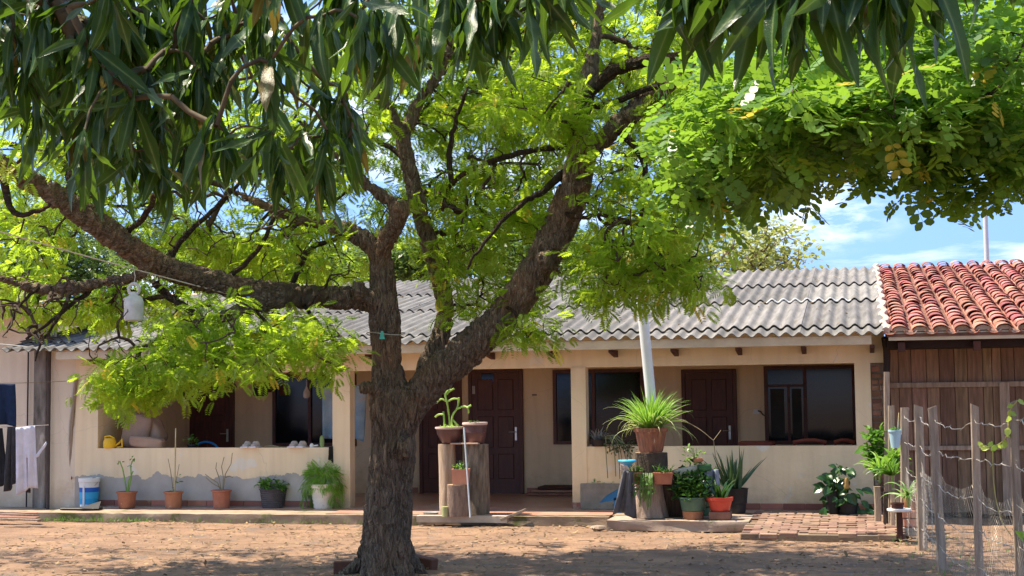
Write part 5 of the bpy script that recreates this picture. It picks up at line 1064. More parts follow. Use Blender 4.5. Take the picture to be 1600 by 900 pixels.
a = onY(416, 592, 22.2); e = onY(429, 613, 22.2); MB().box((a.x, 22.2, e.z), (e.x, 22.24, a.z), ch=.01).build('wooden_plaque', rafter_mat, None, label='small brown wooden panel hanging beside the black case', cat='panel')
dz = lambda px, Y: (onY(px, 650, Y)-CAMP).dot(FW)
cl_m = M('pale_blue_print_cloth', (.36, .44, .47), (.20, .30, .36), 3.5, .9, .3, 60, c3=(.42, .35, .28), c3scale=4, c3pos=.58)
cloth('cloth', 'pale blue printed sheet hanging in the porch, seen either side of the column', 'cloth', ((503, 606), (574, 600)), ((503, 682), (570, 690)), dz(535, 21.6), cl_m, 20, 16, .035, group=None, seed=7)
cloth('cloth', 'black cloth tucked at the right end of the left sill', 'cloth', ((514, 698), (520, 697)), ((512, 720), (522, 722)), dz(517, FY-.06), blackc, 6, 8, .012, group=None, seed=8)
# mats by the right opening
for k, (w0, lb) in enumerate(((0, 'bottom brown mat of the stack lying by the porch wall'), (.05, 'middle brown mat of the stack lying by the porch wall'), (.15, 'topmost dark mat on the stack lying by the porch wall'))):
    a = gnd(820+10*k, 775); x1 = X_(900, a.y); me = MB().box((a.x, a.y, FZ+.004+k*.05), (x1, a.y+.9, FZ+.046+k*.05), ch=.008).build('floor_mat', [M('brown_mat', (.30, .15, .10), (.2, .1, .07), 4, .8, .4), M('tan_mat', (.38, .22, .15), (.28, .15, .1), 4, .8, .4), rafter_mat][k], None, label=lb, cat='mat', group='mats stacked by the porch wall')
# red table and chairs in the right porch
redw = M('red_brown_wood', (.32, .07, .04), (.2, .045, .03), 4, .4, .2)
ztop = zY(1180, 691, 21.6)
c = Vector((X_(1178, 21.9), 21.9, FZ)); T_ = thing('table', 'low red wooden table inside the right porch, its top just above the sill', 'table', V3(c))
MB().box((X_(1152, 21.6), 21.6, ztop-.045), (X_(1206, 21.6), 22.3, ztop), ch=.006).build('tabletop', redw, T_)
for x in (X_(1155, 21.6), X_(1201, 21.6)):
    for y in (21.62, 22.24): MB().box((x, y, FZ), (x+.05, y+.05, ztop-.046)).build('leg', redw, T_)
for i, (p0, p1, lb) in enumerate(((1238, 1290, 'red wooden chair with curved top rail behind the sill under the casement window'), (1302, 1334, 'red wooden chair at the far right behind the sill'))):
    x0, x1 = X_(p0, 21.3), X_(p1, 21.3); zt = zY((p0+p1)/2, 688, 21.3); C_ = thing('wooden_chair', lb, 'chair', ((x0+x1)/2, 21.3, FZ), 'red wooden chairs in the right porch')
    MB().tube([(x0, 21.3, zt-.03), ((x0*2+x1)/3, 21.3, zt), ((x0+2*x1)/3, 21.3, zt), (x1, 21.3, zt-.03)], .028, 8).build('top_rail', redw, C_, True)
    MB().box((x0, 21.3, .52), (x1, 21.7, .56), ch=.006).build('seat', redw, C_)
    for x in (x0, x1-.035):
        MB().box((x, 21.29, FZ), (x+.035, 21.32, zt-.02)).build('leg', redw, C_); MB().box((x, 21.66, FZ), (x+.035, 21.69, .519)).build('leg', redw, C_)
# --- log stand
dlog = onZ(715, 806, FZ).y+.25
def log(px0, px1, pt, pb, Y, mat, lb, knots=True, seed=0):
    e0 = onY((px0+px1)/2, pb, Y); e0.z = FZ; a = onY((px0+px1)/2, pt, Y); r_ = sc((px1-px0)/2, e0); h_ = a.z-FZ
    b = MB(); seg = 26; n_ = 14; vs = []; 
    for j in range(n_+1):
        z = h_*j/n_
        for k in range(seg):
            an = 2*math.pi*k/seg; rr = r_*(1+.10*mnoise.noise(Vector((math.cos(an)*1.4+seed, math.sin(an)*1.4, z*1.1)))+.05*mnoise.noise(Vector((math.cos(an)*6+seed, math.sin(an)*6, z*3)))); vs.append((e0.x+rr*math.cos(an), e0.y+rr*math.sin(an), FZ+z))
    fs = [(j*seg+k, j*seg+(k+1) % seg, (j+1)*seg+(k+1) % seg, (j+1)*seg+k) for j in range(n_) for k in range(seg)]
    b.add(vs, fs); b.f += [tuple(range(seg))[::-1]]; root = thing('log', lb, 'log', (e0.x, e0.y, FZ), 'upright logs used as plant stands')
    b.build('bark', mat, root, 70); top = MB(); top.v = [vs[n_*seg+k] for k in range(seg)]; top.f = [tuple(range(seg))]; top.build('cut_face', M('cut_wood_face', (.42, .30, .2), (.28, .19, .13), 12, .9, .4), root)
    return Vector((e0.x, e0.y, FZ+h_)), r_
L1, r1 = log(686, 713, 694, 808, dlog+.05, log_wood, 'tall smooth pale upright log under the left end of the plant board', seed=1)
L2, r2 = log(726, 765, 694, 808, dlog+.1, M('rough_bark_log', (.36, .29, .22), (.13, .10, .075), 3.2, .95, 1, 11, stretch=(7, 7, 1.3), bdist=.05), 'thick rough-barked upright log at the right of the log stand', seed=5)
L3, r3 = log(698, 733, 757, 808, dlog-.28, M('split_log', (.38, .27, .21), (.17, .115, .09), 3, .95, 1, 12, stretch=(6, 6, 1.3), c3=(.5, .34, .24), c3scale=1.3, c3pos=.60, bdist=.04), 'short thick split log standing in front of the two tall ones', seed=9)
a = onY(707, 697, dlog); MB().box((a.x, dlog-.12, L1.z+.001), (onY(750, 697, dlog).x, dlog+.16, L1.z+.02), ch=.004).build('board', M('pinkish_board', (.55, .36, .27), (.42, .27, .2), 5), None, label='small thin board laid across the tops of the two tall logs', cat='board')
# bowl with jointed cactus
c = L1+Vector((.04, 0, .021)); k_ = sc(1, c); purple = M('purple_brown_glaze', (.13, .055, .05), (.08, .035, .035), 4, .35, .1, spec=.5)
P = thing('potted_cactus', 'wide dark bowl with bright jointed cactus shoots on the left log', 'potted plant', V3(c))
MB().lathe([(k_*12, 0), (k_*15, k_*4), (k_*20, k_*13), (k_*21.5, k_*22), (k_*18, k_*22), (k_*17, k_*19)], V3(c), 30).build('pot', purple, P, True); MB().lathe([(k_*21.6, k_*21), (k_*23, k_*22), (k_*23, k_*24.5), (k_*20, k_*24.5)], V3(c), 30).build('rim', M('pale_pink_rim', (.62, .48, .42), (.5, .38, .33), 6), P, True); MB().lathe([(k_*17.5, k_*18), (k_*17.5, k_*22.3)], V3(c), 20).build('soil', soil, P)
cac = leafmat('lime_cactus', (.26, .44, .08), (.42, .58, .14), (.5, .7, .15), .2, .5, .3)
def cseg(pts, r_): 
    pp = [c+Vector((x*k_, (rnd.uniform(-3, 3)+yy)*k_, k_*24+z*k_)) for x, yy, z in pts]; cc = catmull(pp, 3); n_ = len(cc)
    MB().tube(cc, [r_*k_*(.8+.35*abs(math.sin(i*1.3))) for i in range(n_)], 7).build('cactus_shoot', cac, P, True)
for pts in ([(0,0,-3),(-2,0,20),(-3,0,38),(-6,0,52),(2,0,60)],[(2,0,-3),(5,0,18),(12,0,30),(15,0,46)],[(-8,0,-3),(-9,0,14),(-11,0,24)],[(12,0,28),(22,0,32),(30,0,30),(30,0,22)],[(-4,0,40),(-14,0,44),(-22,0,38)],[(-10,0,20),(-18,0,20),(-24,0,16)],[(4,0,12),(12,0,4),(16,0,0)],[(-6,0,50),(0,0,56),(8,0,60)],[(-3,0,40),(6,0,44),(14,0,44)],[(28,0,30),(35,0,34)],[(-6,0,52),(-14,0,56)]): cseg(pts, 1.5)
scatter_leafq(P, [(c.x+k_*rnd.uniform(-16, 16), c.y-k_*rnd.uniform(0, 12), c.z+k_*25) for _ in range(14)], 4, .01, .035, leafy_bright, .6)
c = L2+Vector((-.01, -.03, .001)); P = thing('flower_pot', 'glazed purple-brown pot with pale rim on the thick rough log', 'pot', V3(c))
MB().lathe([(k_*12, 0), (k_*14, k_*2), (k_*17.5, k_*18), (k_*18.2, k_*18.4), (k_*18, k_*22), (k_*18.8, k_*30), (k_*16, k_*30), (k_*15.5, k_*26)], V3(c), 30).build('pot', purple, P, True); MB().lathe([(k_*18.6, k_*29.5), (k_*20, k_*31), (k_*19.6, k_*34), (k_*16.5, k_*33)], V3(c), 30).build('rim', MATS['pale_pink_rim'], P, True); MB().lathe([(k_*15.5, k_*26), (k_*15.5, k_*30)], V3(c), 18).build('soil', soil, P)
scatter_leafq(P, [(c.x+k_*rnd.uniform(-12, 8), c.y, c.z+k_*33) for _ in range(6)], 4, .01, .05, leafy, .6)
c = L3+Vector((.04, .02, .001)); k_ = sc(1, c); P = thing('potted_succulent', 'square pinkish terracotta pot with grey succulents on the short log', 'potted plant', V3(c))
b = MB(); w0, w1, hh = 11.5*k_, 13.5*k_, 24*k_
b.add([(-w0, -w0, 0), (w0, -w0, 0), (w0, w0, 0), (-w0, w0, 0), (-w1, -w1, hh), (w1, -w1, hh), (w1, w1, hh), (-w1, w1, hh), (-w1*.86, -w1*.86, hh), (w1*.86, -w1*.86, hh), (w1*.86, w1*.86, hh), (-w1*.86, w1*.86, hh), (-w1*.8, -w1*.8, hh*.85), (w1*.8, -w1*.8, hh*.85), (w1*.8, w1*.8, hh*.85), (-w1*.8, w1*.8, hh*.85)], [(3, 2, 1, 0), (0, 1, 5, 4), (1, 2, 6, 5), (2, 3, 7, 6), (3, 0, 4, 7), (4, 5, 9, 8), (5, 6, 10, 9), (6, 7, 11, 10), (7, 4, 8, 11), (8, 9, 13, 12), (9, 10, 14, 13), (10, 11, 15, 14), (11, 8, 12, 15), (12, 13, 14, 15)], Matrix.Translation(c) @ Matrix.Rotation(.15, 4, 'Z'))
b.build('pot', M('pink_terracotta', (.58, .27, .18), (.46, .2, .13), 7, .8, .15), P)
b = MB(); 
for i in range(34): b.strap((c.x+rnd.uniform(-.07, .07), c.y+rnd.uniform(-.06, .04), c.z+hh-.01), rnd.uniform(0, 6.28), rnd.uniform(.5, 1.5), rnd.uniform(.06, .17), .022, .5, 4)
b.build('leaves', aloe_m, P, True, kind='stuff'); scatter_leafq(P, [(c.x+rnd.uniform(-.13, .06), c.y-.05, c.z+hh+rnd.uniform(-.04, .05)) for _ in range(9)], 6, .02, .04, leafy_bright, .3)
a = gnd(743, 806); a.y = dlog-.5; a.z = FZ; e = onY(725, 668, dlog-.25)
MB().tube([a, e], .0125, 10).build('silver_pole', M('galvanised_pole', (.62, .62, .6), (.5, .5, .48), 3, .35, 0, metal=.5), None, True, label='thin silver pole leaning against the log stand', cat='pole')
c = gnd(696, 807); MB().lathe([(.045, 0), (.05, .12), (.05, .13)], V3(c), 14).build('tin', M('lime_tin', (.42, .42, .2), (.3, .32, .14), 8), None, True, label='small yellow-green tin at the foot of the tall pale log', cat='tin')
c = gnd(673, 803); MB().lathe([(.09, 0), (.11, .015), (.11, .022), (.09, .01)], V3(c), 20).build('metal_dish', metal_grey, None, True, label='flat grey dish lying left of the log stand', cat='dish')
rough_slab((X_(650, SY-.15), SY-.16, .02), (X_(790, SY-.15), SY-.012, FZ+.004), 'plank', M('pale_plank', (.5, .42, .33), (.36, .29, .22), 3), None, label='long pale plank along the edge before the log stand', cat='plank')
a = onZ(783, 812, .06); me = MB().box((0, -.07, 0), (.36, .07, .035), ch=.004).mesh('plank'); o = link('plank', me, None, grey_wood, Matrix.Translation((a.x, SY-.10, .04)) @ Matrix.Rotation(-.38, 4, 'Y') @ Matrix.Rotation(.1, 4, 'Z')); tag(o, 'short dark board tilted up on the step edge', 'plank')
# --- concrete trough and trailing plant
a = gnd(907, 796); x1 = X_(966, a.y); hh = .36; P = thing('concrete_planter', 'mossy grey concrete trough planter at the foot of the column', 'planter', (a.x, a.y, FZ))
b = MB(); t_ = .04; b.box((a.x, a.y, FZ), (x1, a.y+t_, FZ+hh), ch=.008).box((a.x, a.y+.26, FZ), (x1, a.y+.3, FZ+hh), ch=.008).box((a.x, a.y+t_+.001, FZ+.001), (a.x+t_, a.y+.259, FZ+hh-.001)).box((x1-t_, a.y+t_+.001, FZ+.001), (x1, a.y+.259, FZ+hh-.001)); b.build('trough', concrete, P)
MB().box((a.x+t_, a.y+t_, FZ+.1), (x1-t_, a.y+.26, FZ+hh-.02)).build('soil', soil, P); scatter_leafq(P, [(rnd.uniform(a.x+.08, x1-.05), a.y+rnd.uniform(.05, .22), FZ+hh+.01) for _ in range(26)], 9, .025, .055, leafy, .6)
q = onsill(935); P = thing('trailing_plant', 'dark pot of pale spiky trailing leaves on the right sill next to the column', 'potted plant', V3(q))
MB().lathe([(.09, 0), (.12, .09), (.13, .10), (.1, .09)], V3(q), 18).build('pot', black_plastic, P, True)
b = MB()
for i in range(40): b.strap((q.x+rnd.uniform(-.07, .07), q.y, q.z+.08), rnd.uniform(0, 6.28), rnd.uniform(.4, 1.4), rnd.uniform(.12, .26), .022, 1.0, 5)
b.build('leaves', leafmat('silver_purple_leaf', (.22, .2, .22), (.34, .34, .33), (.2, .2, .2), .1), P, True, kind='stuff')
b = MB()
for i in range(9):
    x = q.x+rnd.uniform(0, .55); pts = [(q.x+.05, q.y-.02, q.z+.1), ((q.x+x)/2+.1, q.y-.1, q.z+.1+rnd.uniform(0, .06)), (x+.1, q.y-.16, q.z-rnd.uniform(.0, .12)), (x+.12, q.y-.17, q.z-rnd.uniform(.1, .55))]; b.tube(catmull(pts, 4), .007, 5)
b.build('stem', leafmat('dusky_stem', (.12, .14, .07), (.2, .2, .1), (.1, .15, .05), .1), P, True)
scatter_leafq(P, [(q.x+.15+rnd.uniform(-.05, .4), q.y-.15, q.z-rnd.uniform(-.05, .1)) for _ in range(24)], 5, .03, .06, leafy_dark)
# --- platform and stump group
PY0 = onZ(1000, 813, FZ).y; rough_slab((X_(945, PY0), PY0, -.03), (X_(1166, PY0), SY+.25, FZ-.002), 'stone_platform', M('broken_stone_slab', (.40, .31, .24), (.26, .19, .15), 3, .95, .6, 30, c3=(.14, .15, .07), c3scale=3, c3pos=.6), None, amp=.02, label='rough low stone platform under the stump and pots', cat='platform')
for k in range(6):
    a = onZ(930+k*38+rnd.uniform(-6, 6), 824+rnd.uniform(-3, 4), 0); b = MB(); b.lathe([(.05, -.02), (.09, .01), (.07, .05), (.02, .06)], V3(a), 9, .25); o = b.build('rock', M('pinkish_rock', (.42, .30, .23), (.28, .2, .15), 5, .95, .6, rand=.25), None, 30, kind=None); o.scale = (rnd.uniform(.8, 1.8), rnd.uniform(.6, 1), rnd.uniform(.5, .9))
    tag(o, ['leftmost rock at the corner of the porch step and platform', 'second rock from the left before the stone platform', 'third rock from the left, below the pale stump', 'rock on the ground below the green basin', 'rock on the ground below the red pot', 'rightmost rock, beside the brick paving'][k], 'rock', 'rocks lining the stone platform')
def stump(px0, px1, pt, pb, Y, mat, lb, flare=.35, seed=0, z0_=None):
    e0 = onY((px0+px1)/2, pb, Y); zb = FZ if z0_ is None else z0_; a = onY((px0+px1)/2, pt, Y); r_ = sc((px1-px0)/2, e0); h_ = a.z-zb; seg = 40; n_ = 16; vs = []
    for j in range(n_+1):
        z = h_*j/n_; u = 1-j/n_
        for k in range(seg):
            an = 2*math.pi*k/seg; lob = abs(mnoise.noise(Vector((math.cos(an)*2.1+seed, math.sin(an)*2.1, z*.6)))); rr = r_*(1+flare*u*u*(.3+1.8*lob)+.10*mnoise.noise(Vector((math.cos(an)*4+seed, math.sin(an)*4, z*1.5)))+.05*mnoise.noise(Vector((math.cos(an)*12, math.sin(an)*12, z*4)))); vs.append((e0.x+rr*math.cos(an), e0.y+rr*math.sin(an), zb+z))
    root = thing('stump', lb, 'stump', (e0.x, e0.y, zb)); b = MB(); b.add(vs, [(j*seg+k, j*seg+(k+1) % seg, (j+1)*seg+(k+1) % seg, (j+1)*seg+k) for j in range(n_) for k in range(seg)]); b.f.append(tuple(range(seg))[::-1]); b.build('bark', mat, root, 75)
    t_ = MB(); t_.v = [vs[n_*seg+k] for k in range(seg)]; t_.f = [tuple(range(seg))]; t_.build('cut_face', MATS['cut_wood_face'], root); return Vector((e0.x, e0.y, zb+h_)), r_
SYc = PY0+.5
S1, rs1 = stump(992, 1036, 740, 812, SYc, M('pale_stump_wood', (.54, .41, .32), (.30, .215, .16), 3, .95, .8, 9, stretch=(6, 6, 1), bdist=.05), 'pale flared root stump carrying the dark block and spider plant', seed=3)
S2, rs2 = stump(993, 1043, 707, 741, SYc, M('mossy_dark_stump', (.10, .075, .055), (.045, .032, .024), 4, .95, 1, 12, c3=(.15, .12, .08), c3scale=4, bdist=.03), 'dark squat wooden block stacked on the pale stump', 0.05, 6, S1.z+.002)
MB().box((S1.x+.1, S1.y+.05, FZ), (S1.x+.42, S1.y+.4, FZ+.42), ch=.02).build('wooden_block', log_dark, None, label='dark wooden block behind the right side of the pale stump', cat='block')
c = S2+Vector((0, 0, .002)); k_ = sc(1, c); P = thing('potted_spider_plant', 'terracotta pot bursting with long arching bright green grassy leaves atop the stump', 'potted plant', V3(c))
sp = M('streaked_terracotta', (.42, .17, .09), (.14, .07, .05), 3, .8, .3, stretch=(8, 8, .8), c3=(.5, .36, .28), c3scale=2, c3pos=.63)
MB().lathe([(k_*17, 0), (k_*19, k_*3), (k_*24, k_*31), (k_*24.2, k_*31.4), (k_*26.5, k_*32.5), (k_*27, k_*38), (k_*24, k_*38), (k_*22.5, k_*33)], V3(c), 30).build('pot', sp, P, True); MB().lathe([(k_*22, k_*30), (k_*22, k_*35)], V3(c), 18).build('soil', soil, P)
b = MB(); top = c+Vector((0, 0, k_*35)); d = MB()
for i in range(230):
    a = rnd.uniform(0, 2*math.pi); el = R(rnd.choice([rnd.uniform(55, 88), rnd.uniform(30, 70)])); ln = k_*rnd.uniform(40, 76)
    b.strap(top+Vector((math.cos(a)*.09*rnd.random(), math.sin(a)*.09*rnd.random(), 0)), a, el, ln, k_*rnd.uniform(2.6, 4.4), rnd.uniform(.3, 1.7), 7, .3)
for i in range(46):
    a = rnd.uniform(0, 2*math.pi); d.strap(top+Vector((math.cos(a)*.1, math.sin(a)*.1, 0)), a, R(rnd.uniform(10, 60)), k_*rnd.uniform(42, 82), k_*rnd.uniform(2, 3), rnd.uniform(1.3, 3.2), 8, .3)
b.build('leaf_blades', leafy_bright, P, True, kind='stuff'); d.build('pale_blades', leafmat('straw_green_leaf', (.32, .38, .12), (.5, .5, .22), (.5, .55, .2), .3), P, True, kind='stuff')
b = MB(); b.tube(catmull([top+Vector(v) for v in ((.1, 0, .05), (.35, -.05, .14), (.62, -.05, .02), (.82, -.05, -.14))], 5), .006, 5); q = top+Vector((.82, -.05, -.14)); b.tube([q, q+Vector((.10, 0, .13))], .005, 5).tube([q, q+Vector((.02, 0, -.2)), q+Vector((.12, 0, -.45))], .005, 5); b.build('runner', stem_m, P, True)
# leaning white pipe behind it
a = Vector(c)+Vector((.06, .36, -.2)); a = Vector((c.x+.05, c.y+.30, FZ)); e = at(1002, 470, (at(1002, 470, 1)-CAMP).dot(FW) and 19.0)
def pipe():
    lo = onY(1019, 640, c.y+.3); hi = onY(1003, 478, c.y+.2); dr = (hi-lo).normalized(); base = lo - dr*((lo.z-FZ)/dr.z); r_ = sc(8.2, lo)
    MB().tube([base, lo, hi+dr*.12], r_, 18).build('pvc_pipe', M('white_pvc', (.72, .74, .72), (.6, .62, .6), 2, .45, 0), None, 60, label='long white plastic pipe leaning up from behind the spider plant', cat='pipe')
pipe()
# terracotta troughs on the stump's sides
def trough(x0, x1, yt, yb, Y, lb, n_=30, trail=True):
    a = onY(x0, yb, Y); e = onY(x1, yt, Y); hh = e.z-a.z; P = thing('hanging_trough', lb, 'potted plant', (a.x, Y, a.z), 'terracotta troughs round the stump'); m_ = .02
    b = MB(); b.add([(a.x+m_, Y+m_, a.z), (e.x-m_, Y+m_, a.z), (e.x-m_, Y+.16, a.z), (a.x+m_, Y+.16, a.z), (a.x, Y, e.z), (e.x, Y, e.z), (e.x, Y+.18, e.z), (a.x, Y+.18, e.z)], [(3, 2, 1, 0), (0, 1, 5, 4), (1, 2, 6, 5), (2, 3, 7, 6), (3, 0, 4, 7)]).box((a.x-.008, Y-.01, e.z-.025), (e.x+.008, Y+.015, e.z), ch=.003); b.build('pot', terracotta, P)
    MB().box((a.x+.02, Y+.02, e.z-.03), (e.x-.02, Y+.17, e.z-.01)).build('soil', soil, P)
    b = MB()
    for i in range(n_): b.strap((rnd.uniform(a.x+.03, e.x-.03), Y+rnd.uniform(.02, .12), e.z-.01), rnd.uniform(0, 6.28), rnd.uniform(.4, 1.5), rnd.uniform(.08, .2), .018, rnd.uniform(.8, 2.6), 5)
    b.build('leaves', leafy, P, True, kind='stuff'); return P
YT = SYc-rs1-.02-.1
trough(981, 1001, 738, 757, YT, 'small terracotta trough of greens hung on the left side of the stump', 22); trough(1021, 1051, 738, 757, YT, 'terracotta trough of greens hung on the right side of the stump', 30)
P = thing('trailing_succulent', 'long trailing green succulent strands hanging down the face of the pale stump', 'plant', (S1.x, YT, S1.z)); b = MB()
for i in range(12):
    x = S1.x+rnd.uniform(-.05, .1); b.tube(catmull([(x, YT+.02, S1.z+.02), (x+.0, YT-.04, S1.z-.1), (x+rnd.uniform(-.03, .05), YT-.03, S1.z-rnd.uniform(.2, .45))], 5), .010, 5)
b.build('strands', leafmat('trailing_green', (.12, .2, .05), (.2, .3, .08), (.2, .35, .06), .15), P, True, kind='stuff'); scatter_leafq(P, [(S1.x+rnd.uniform(-.24, .1), YT-.03, S1.z-rnd.uniform(.0, .25)) for _ in range(26)], 6, .03, .06, leafy, -.2)
# grey work apron, blue can
cloth('jeans', 'dark grey trousers draped down beside the left of the stump', 'trousers', ((974, 735), (990, 737)), ((960, 802), (994, 808)), (Vector((S1.x, YT, 0))-CAMP).dot(FW), M('grey_denim', (.13, .13, .14), (.08, .08, .09), 9, .9, .4, 80), 14, 18, .04, group=None, seed=11)
q = onY(980, 722, YT); W_ = thing('watering_can', 'bright blue scoop-shaped watering bowl hung above the grey trousers', 'watering can', V3(q)); b = MB(); b.lathe([(.03, -.06), (.07, -.02), (.12, .015), (.11, .03), (.06, .0)], V3(q), 20).build('bowl', M('sky_blue_plastic', (.08, .42, .8), (.05, .34, .7), 4, .35, 0), W_, True); MB().tube([(q.x, q.y, q.z+.0), (q.x+.0, q.y, q.z+.09)], .006, 5).build('handle', black_plastic, W_, True)
cloth('cloth', 'pale grey-brown rag under the blue bowl', 'cloth', ((970, 725), (980, 727)), ((970, 738), (984, 740)), (Vector((S1.x, YT+.03, 0))-CAMP).dot(FW), shoe_m, 6, 6, .01, group=None, seed=12)
q = onY(936, 786, PY0+.75); b = MB(); b.add([(q.x, q.y, q.z), (q.x+.34, q.y, q.z+.06), (q.x+.26, q.y, q.z+.19), (q.x+.1, q.y-.03, q.z+.10), (q.x, q.y+.05, q.z), (q.x+.34, q.y+.06, q.z+.06), (q.x+.26, q.y+.06, q.z+.19), (q.x+.1, q.y+.05, q.z+.10)], [(0, 1, 2, 3), (7, 6, 5, 4), (0, 4, 5, 1), (1, 5, 6, 2), (2, 6, 7, 3), (3, 7, 4, 0)]).box((q.x+.2, q.y, q.z-.13), (q.x+.29, q.y+.05, q.z+.07)); b.build('plastic_dustpan', M('deep_blue_plastic', (.03, .17, .42), (.02, .12, .33), 4, .4, 0), None, label='blue plastic dustpan propped before the concrete trough', cat='dustpan')
# pots on the platform
def on_plat(px, dy=.35): return Vector((X_(px, PY0+dy), PY0+dy, FZ))
c = on_plat(1080, .3); k_ = sc(1, c); brickbase = M('brown_block', (.25, .12, .085), (.16, .08, .06), 5, .9, .4)
P = thing('potted_plant', 'green metal basin of bushy leaves set on a terracotta base', 'potted plant', V3(c))
MB().lathe([(k_*16, 0), (k_*17, k_*12)], V3(c), 24).build('base', terracotta, P, 60); green_en = M('green_enamel', (.10, .17, .12), (.06, .12, .08), 4, .4, .1)
MB().lathe([(k_*16, k_*12.2), (k_*18, k_*14), (k_*21, k_*31), (k_*23, k_*32), (k_*23, k_*34), (k_*19, k_*34), (k_*18.6, k_*30)], V3(c), 26).build('pot', green_en, P, True)
MB().tube([(c.x+k_*20, c.y, c.z+k_*28), (c.x+k_*26, c.y, c.z+k_*27), (c.x+k_*26, c.y, c.z+k_*19), (c.x+k_*20, c.y, c.z+k_*17)], .01, 6).build('handle', black_plastic, P, True); MB().lathe([(k_*18.5, k_*28), (k_*18.5, k_*31)], V3(c), 16).build('soil', soil, P)
scatter_leafq(P, [(c.x+k_*rnd.uniform(-22, 22), c.y+k_*rnd.uniform(-15, 15), c.z+k_*rnd.uniform(34, 66)) for _ in range(60)], 7, .035, .10, leafy_dark, .4); scatter_leafq(P, [(c.x+k_*rnd.uniform(-18, 20), c.y-k_*rnd.uniform(8, 18), c.z+k_*rnd.uniform(34, 50)) for _ in range(28)], 7, .03, .085, leafy, .6, 'bright_foliage')
c = on_plat(1122, .28); P = thing('potted_plant', 'red plastic pot with dark curving leaves on a brown block at the platform end', 'potted plant', V3(c))
MB().box((c.x-k_*16, c.y-.14, c.z), (c.x+k_*17, c.y+.14, c.z+k_*12), ch=.008).build('base', brickbase, P); redp = M('bright_red_plastic', (.62, .09, .05), (.48, .06, .04), 4, .4, .05)
MB().lathe([(k_*13.5, k_*12.2), (k_*15, k_*14), (k_*18.5, k_*28), (k_*20.5, k_*29), (k_*21, k_*34), (k_*17.5, k_*34), (k_*17, k_*30)], V3(c), 26).build('pot', redp, P, True); MB().lathe([(k_*17, k_*27), (k_*17, k_*31)], V3(c), 16).build('soil', soil, P)
def blades(P, base, n_, ln, wd, mat, el=(30, 85), droop=(.2, .8), spread=.05, name='leaf', seg=6):
    for i in range(n_):
        a = 2*math.pi*i/n_+rnd.uniform(-.3, .3); b = MB(); b.strap(Vector(base)+Vector((math.cos(a)*spread*rnd.random(), math.sin(a)*spread*rnd.random(), 0)), a, R(rnd.uniform(*el)), ln*rnd.uniform(.7, 1.15), wd, rnd.uniform(*droop), seg, .45); b.build(name, mat, P, True)
blades(P, c+Vector((0, 0, k_*32)), 9, k_*40, k_*7, leafy_dark, (50, 80), (.8, 1.8))
c = Vector((X_(1147, FY-.42), FY-.42, FZ)); k_ = sc(1, c); P = thing('potted_aloe', 'dark pot of tall spiky grey-green aloe against the right parapet', 'potted plant', V3(c))
MB().lathe([(k_*14, 0), (k_*15, k_*3), (k_*15.5, k_*14), (k_*17, k_*15), (k_*19, k_*36), (k_*20, k_*38), (k_*17, k_*38), (k_*17, k_*34)], V3(c), 26).build('pot', black_plastic, P, True); MB().lathe([(k_*17, k_*32), (k_*17, k_*35)], V3(c), 16).build('soil', soil, P)
blades(P, c+Vector((-.04, 0, k_*36)), 30, k_*62, k_*7.5, aloe_m, (38, 88), (-.1, .5), .12, 'leaf', 7)
# heap behind: sack, cloth, watermelon-ish dark bin and small herbs
c = on_plat(1056, .75); P = planter('potted_plant', 'black pot with dense dark leaves squeezed between stump and green basin', c, .13, .1, .24, black_plastic)
scatter_leafq(P, [(c.x+rnd.uniform(-.1, .42), c.y+rnd.uniform(-.1, .1), c.z+rnd.uniform(.2, .62)) for _ in range(70)], 7, .04, .10, leafy_dark, .4)
c = on_plat(1092, .9); P = planter('potted_plant', 'pot of upright pale yellow-green herb behind the dark foliage on the platform', c, .15, .12, .5, M('green_bin', (.05, .12, .06), (.03, .08, .04), 4, .5))
scatter_leafq(P, [(c.x+rnd.uniform(-.2, .02), c.y, c.z+rnd.uniform(.6, .88)) for _ in range(24)], 3, .02, .055, leafy_bright, .3); b = MB()
for i in range(7): x = c.x+rnd.uniform(-.2, .02); b.tube([(c.x-.05, c.y, c.z+.5), (x, c.y, c.z+rnd.uniform(.75, .9))], .004, 4)
b.build('stem', stem_g, P)
pillow((X_(1072, PY0+.6), PY0+.62, zY(1072, 737, PY0+.6)), .2, .12, .06, .1, -.2, M('cream_sack', (.62, .54, .42), (.48, .4, .3), 4), 'sack', 'cream sack lying over the pots behind the green basin', 'sack', 5)
pillow((X_(1098, PY0+.5), PY0+.55, zY(1098, 731, PY0+.55)), .09, .08, .045, .3, -.1, M('green_melon', (.06, .16, .05), (.03, .09, .03), 7, .4), 'melon', 'dark green rounded melon beside the cream sack', 'melon', 6)
pillow((X_(1090, PY0+.55), PY0+.5, zY(1090, 719, PY0+.5)), .06, .05, .025, .3, -.1, M('orange_clay', (.5, .2, .1), (.4, .15, .08)), 'clay_dish', 'small orange clay lid on top of the heap behind the basin', 'dish', 7)
cloth('cloth', 'pale blue-grey shirt heaped between the bushy plant and the aloe', 'cloth', ((1098, 735), (1122, 733)), ((1092, 772), (1128, 768)), (Vector((X_(1110, PY0+.6), PY0+.62, 0))-CAMP).dot(FW), M('blue_grey_cloth', (.30, .34, .40), (.18, .2, .26), 7, .9, .4), 14, 12, .05, group=None, seed=14)
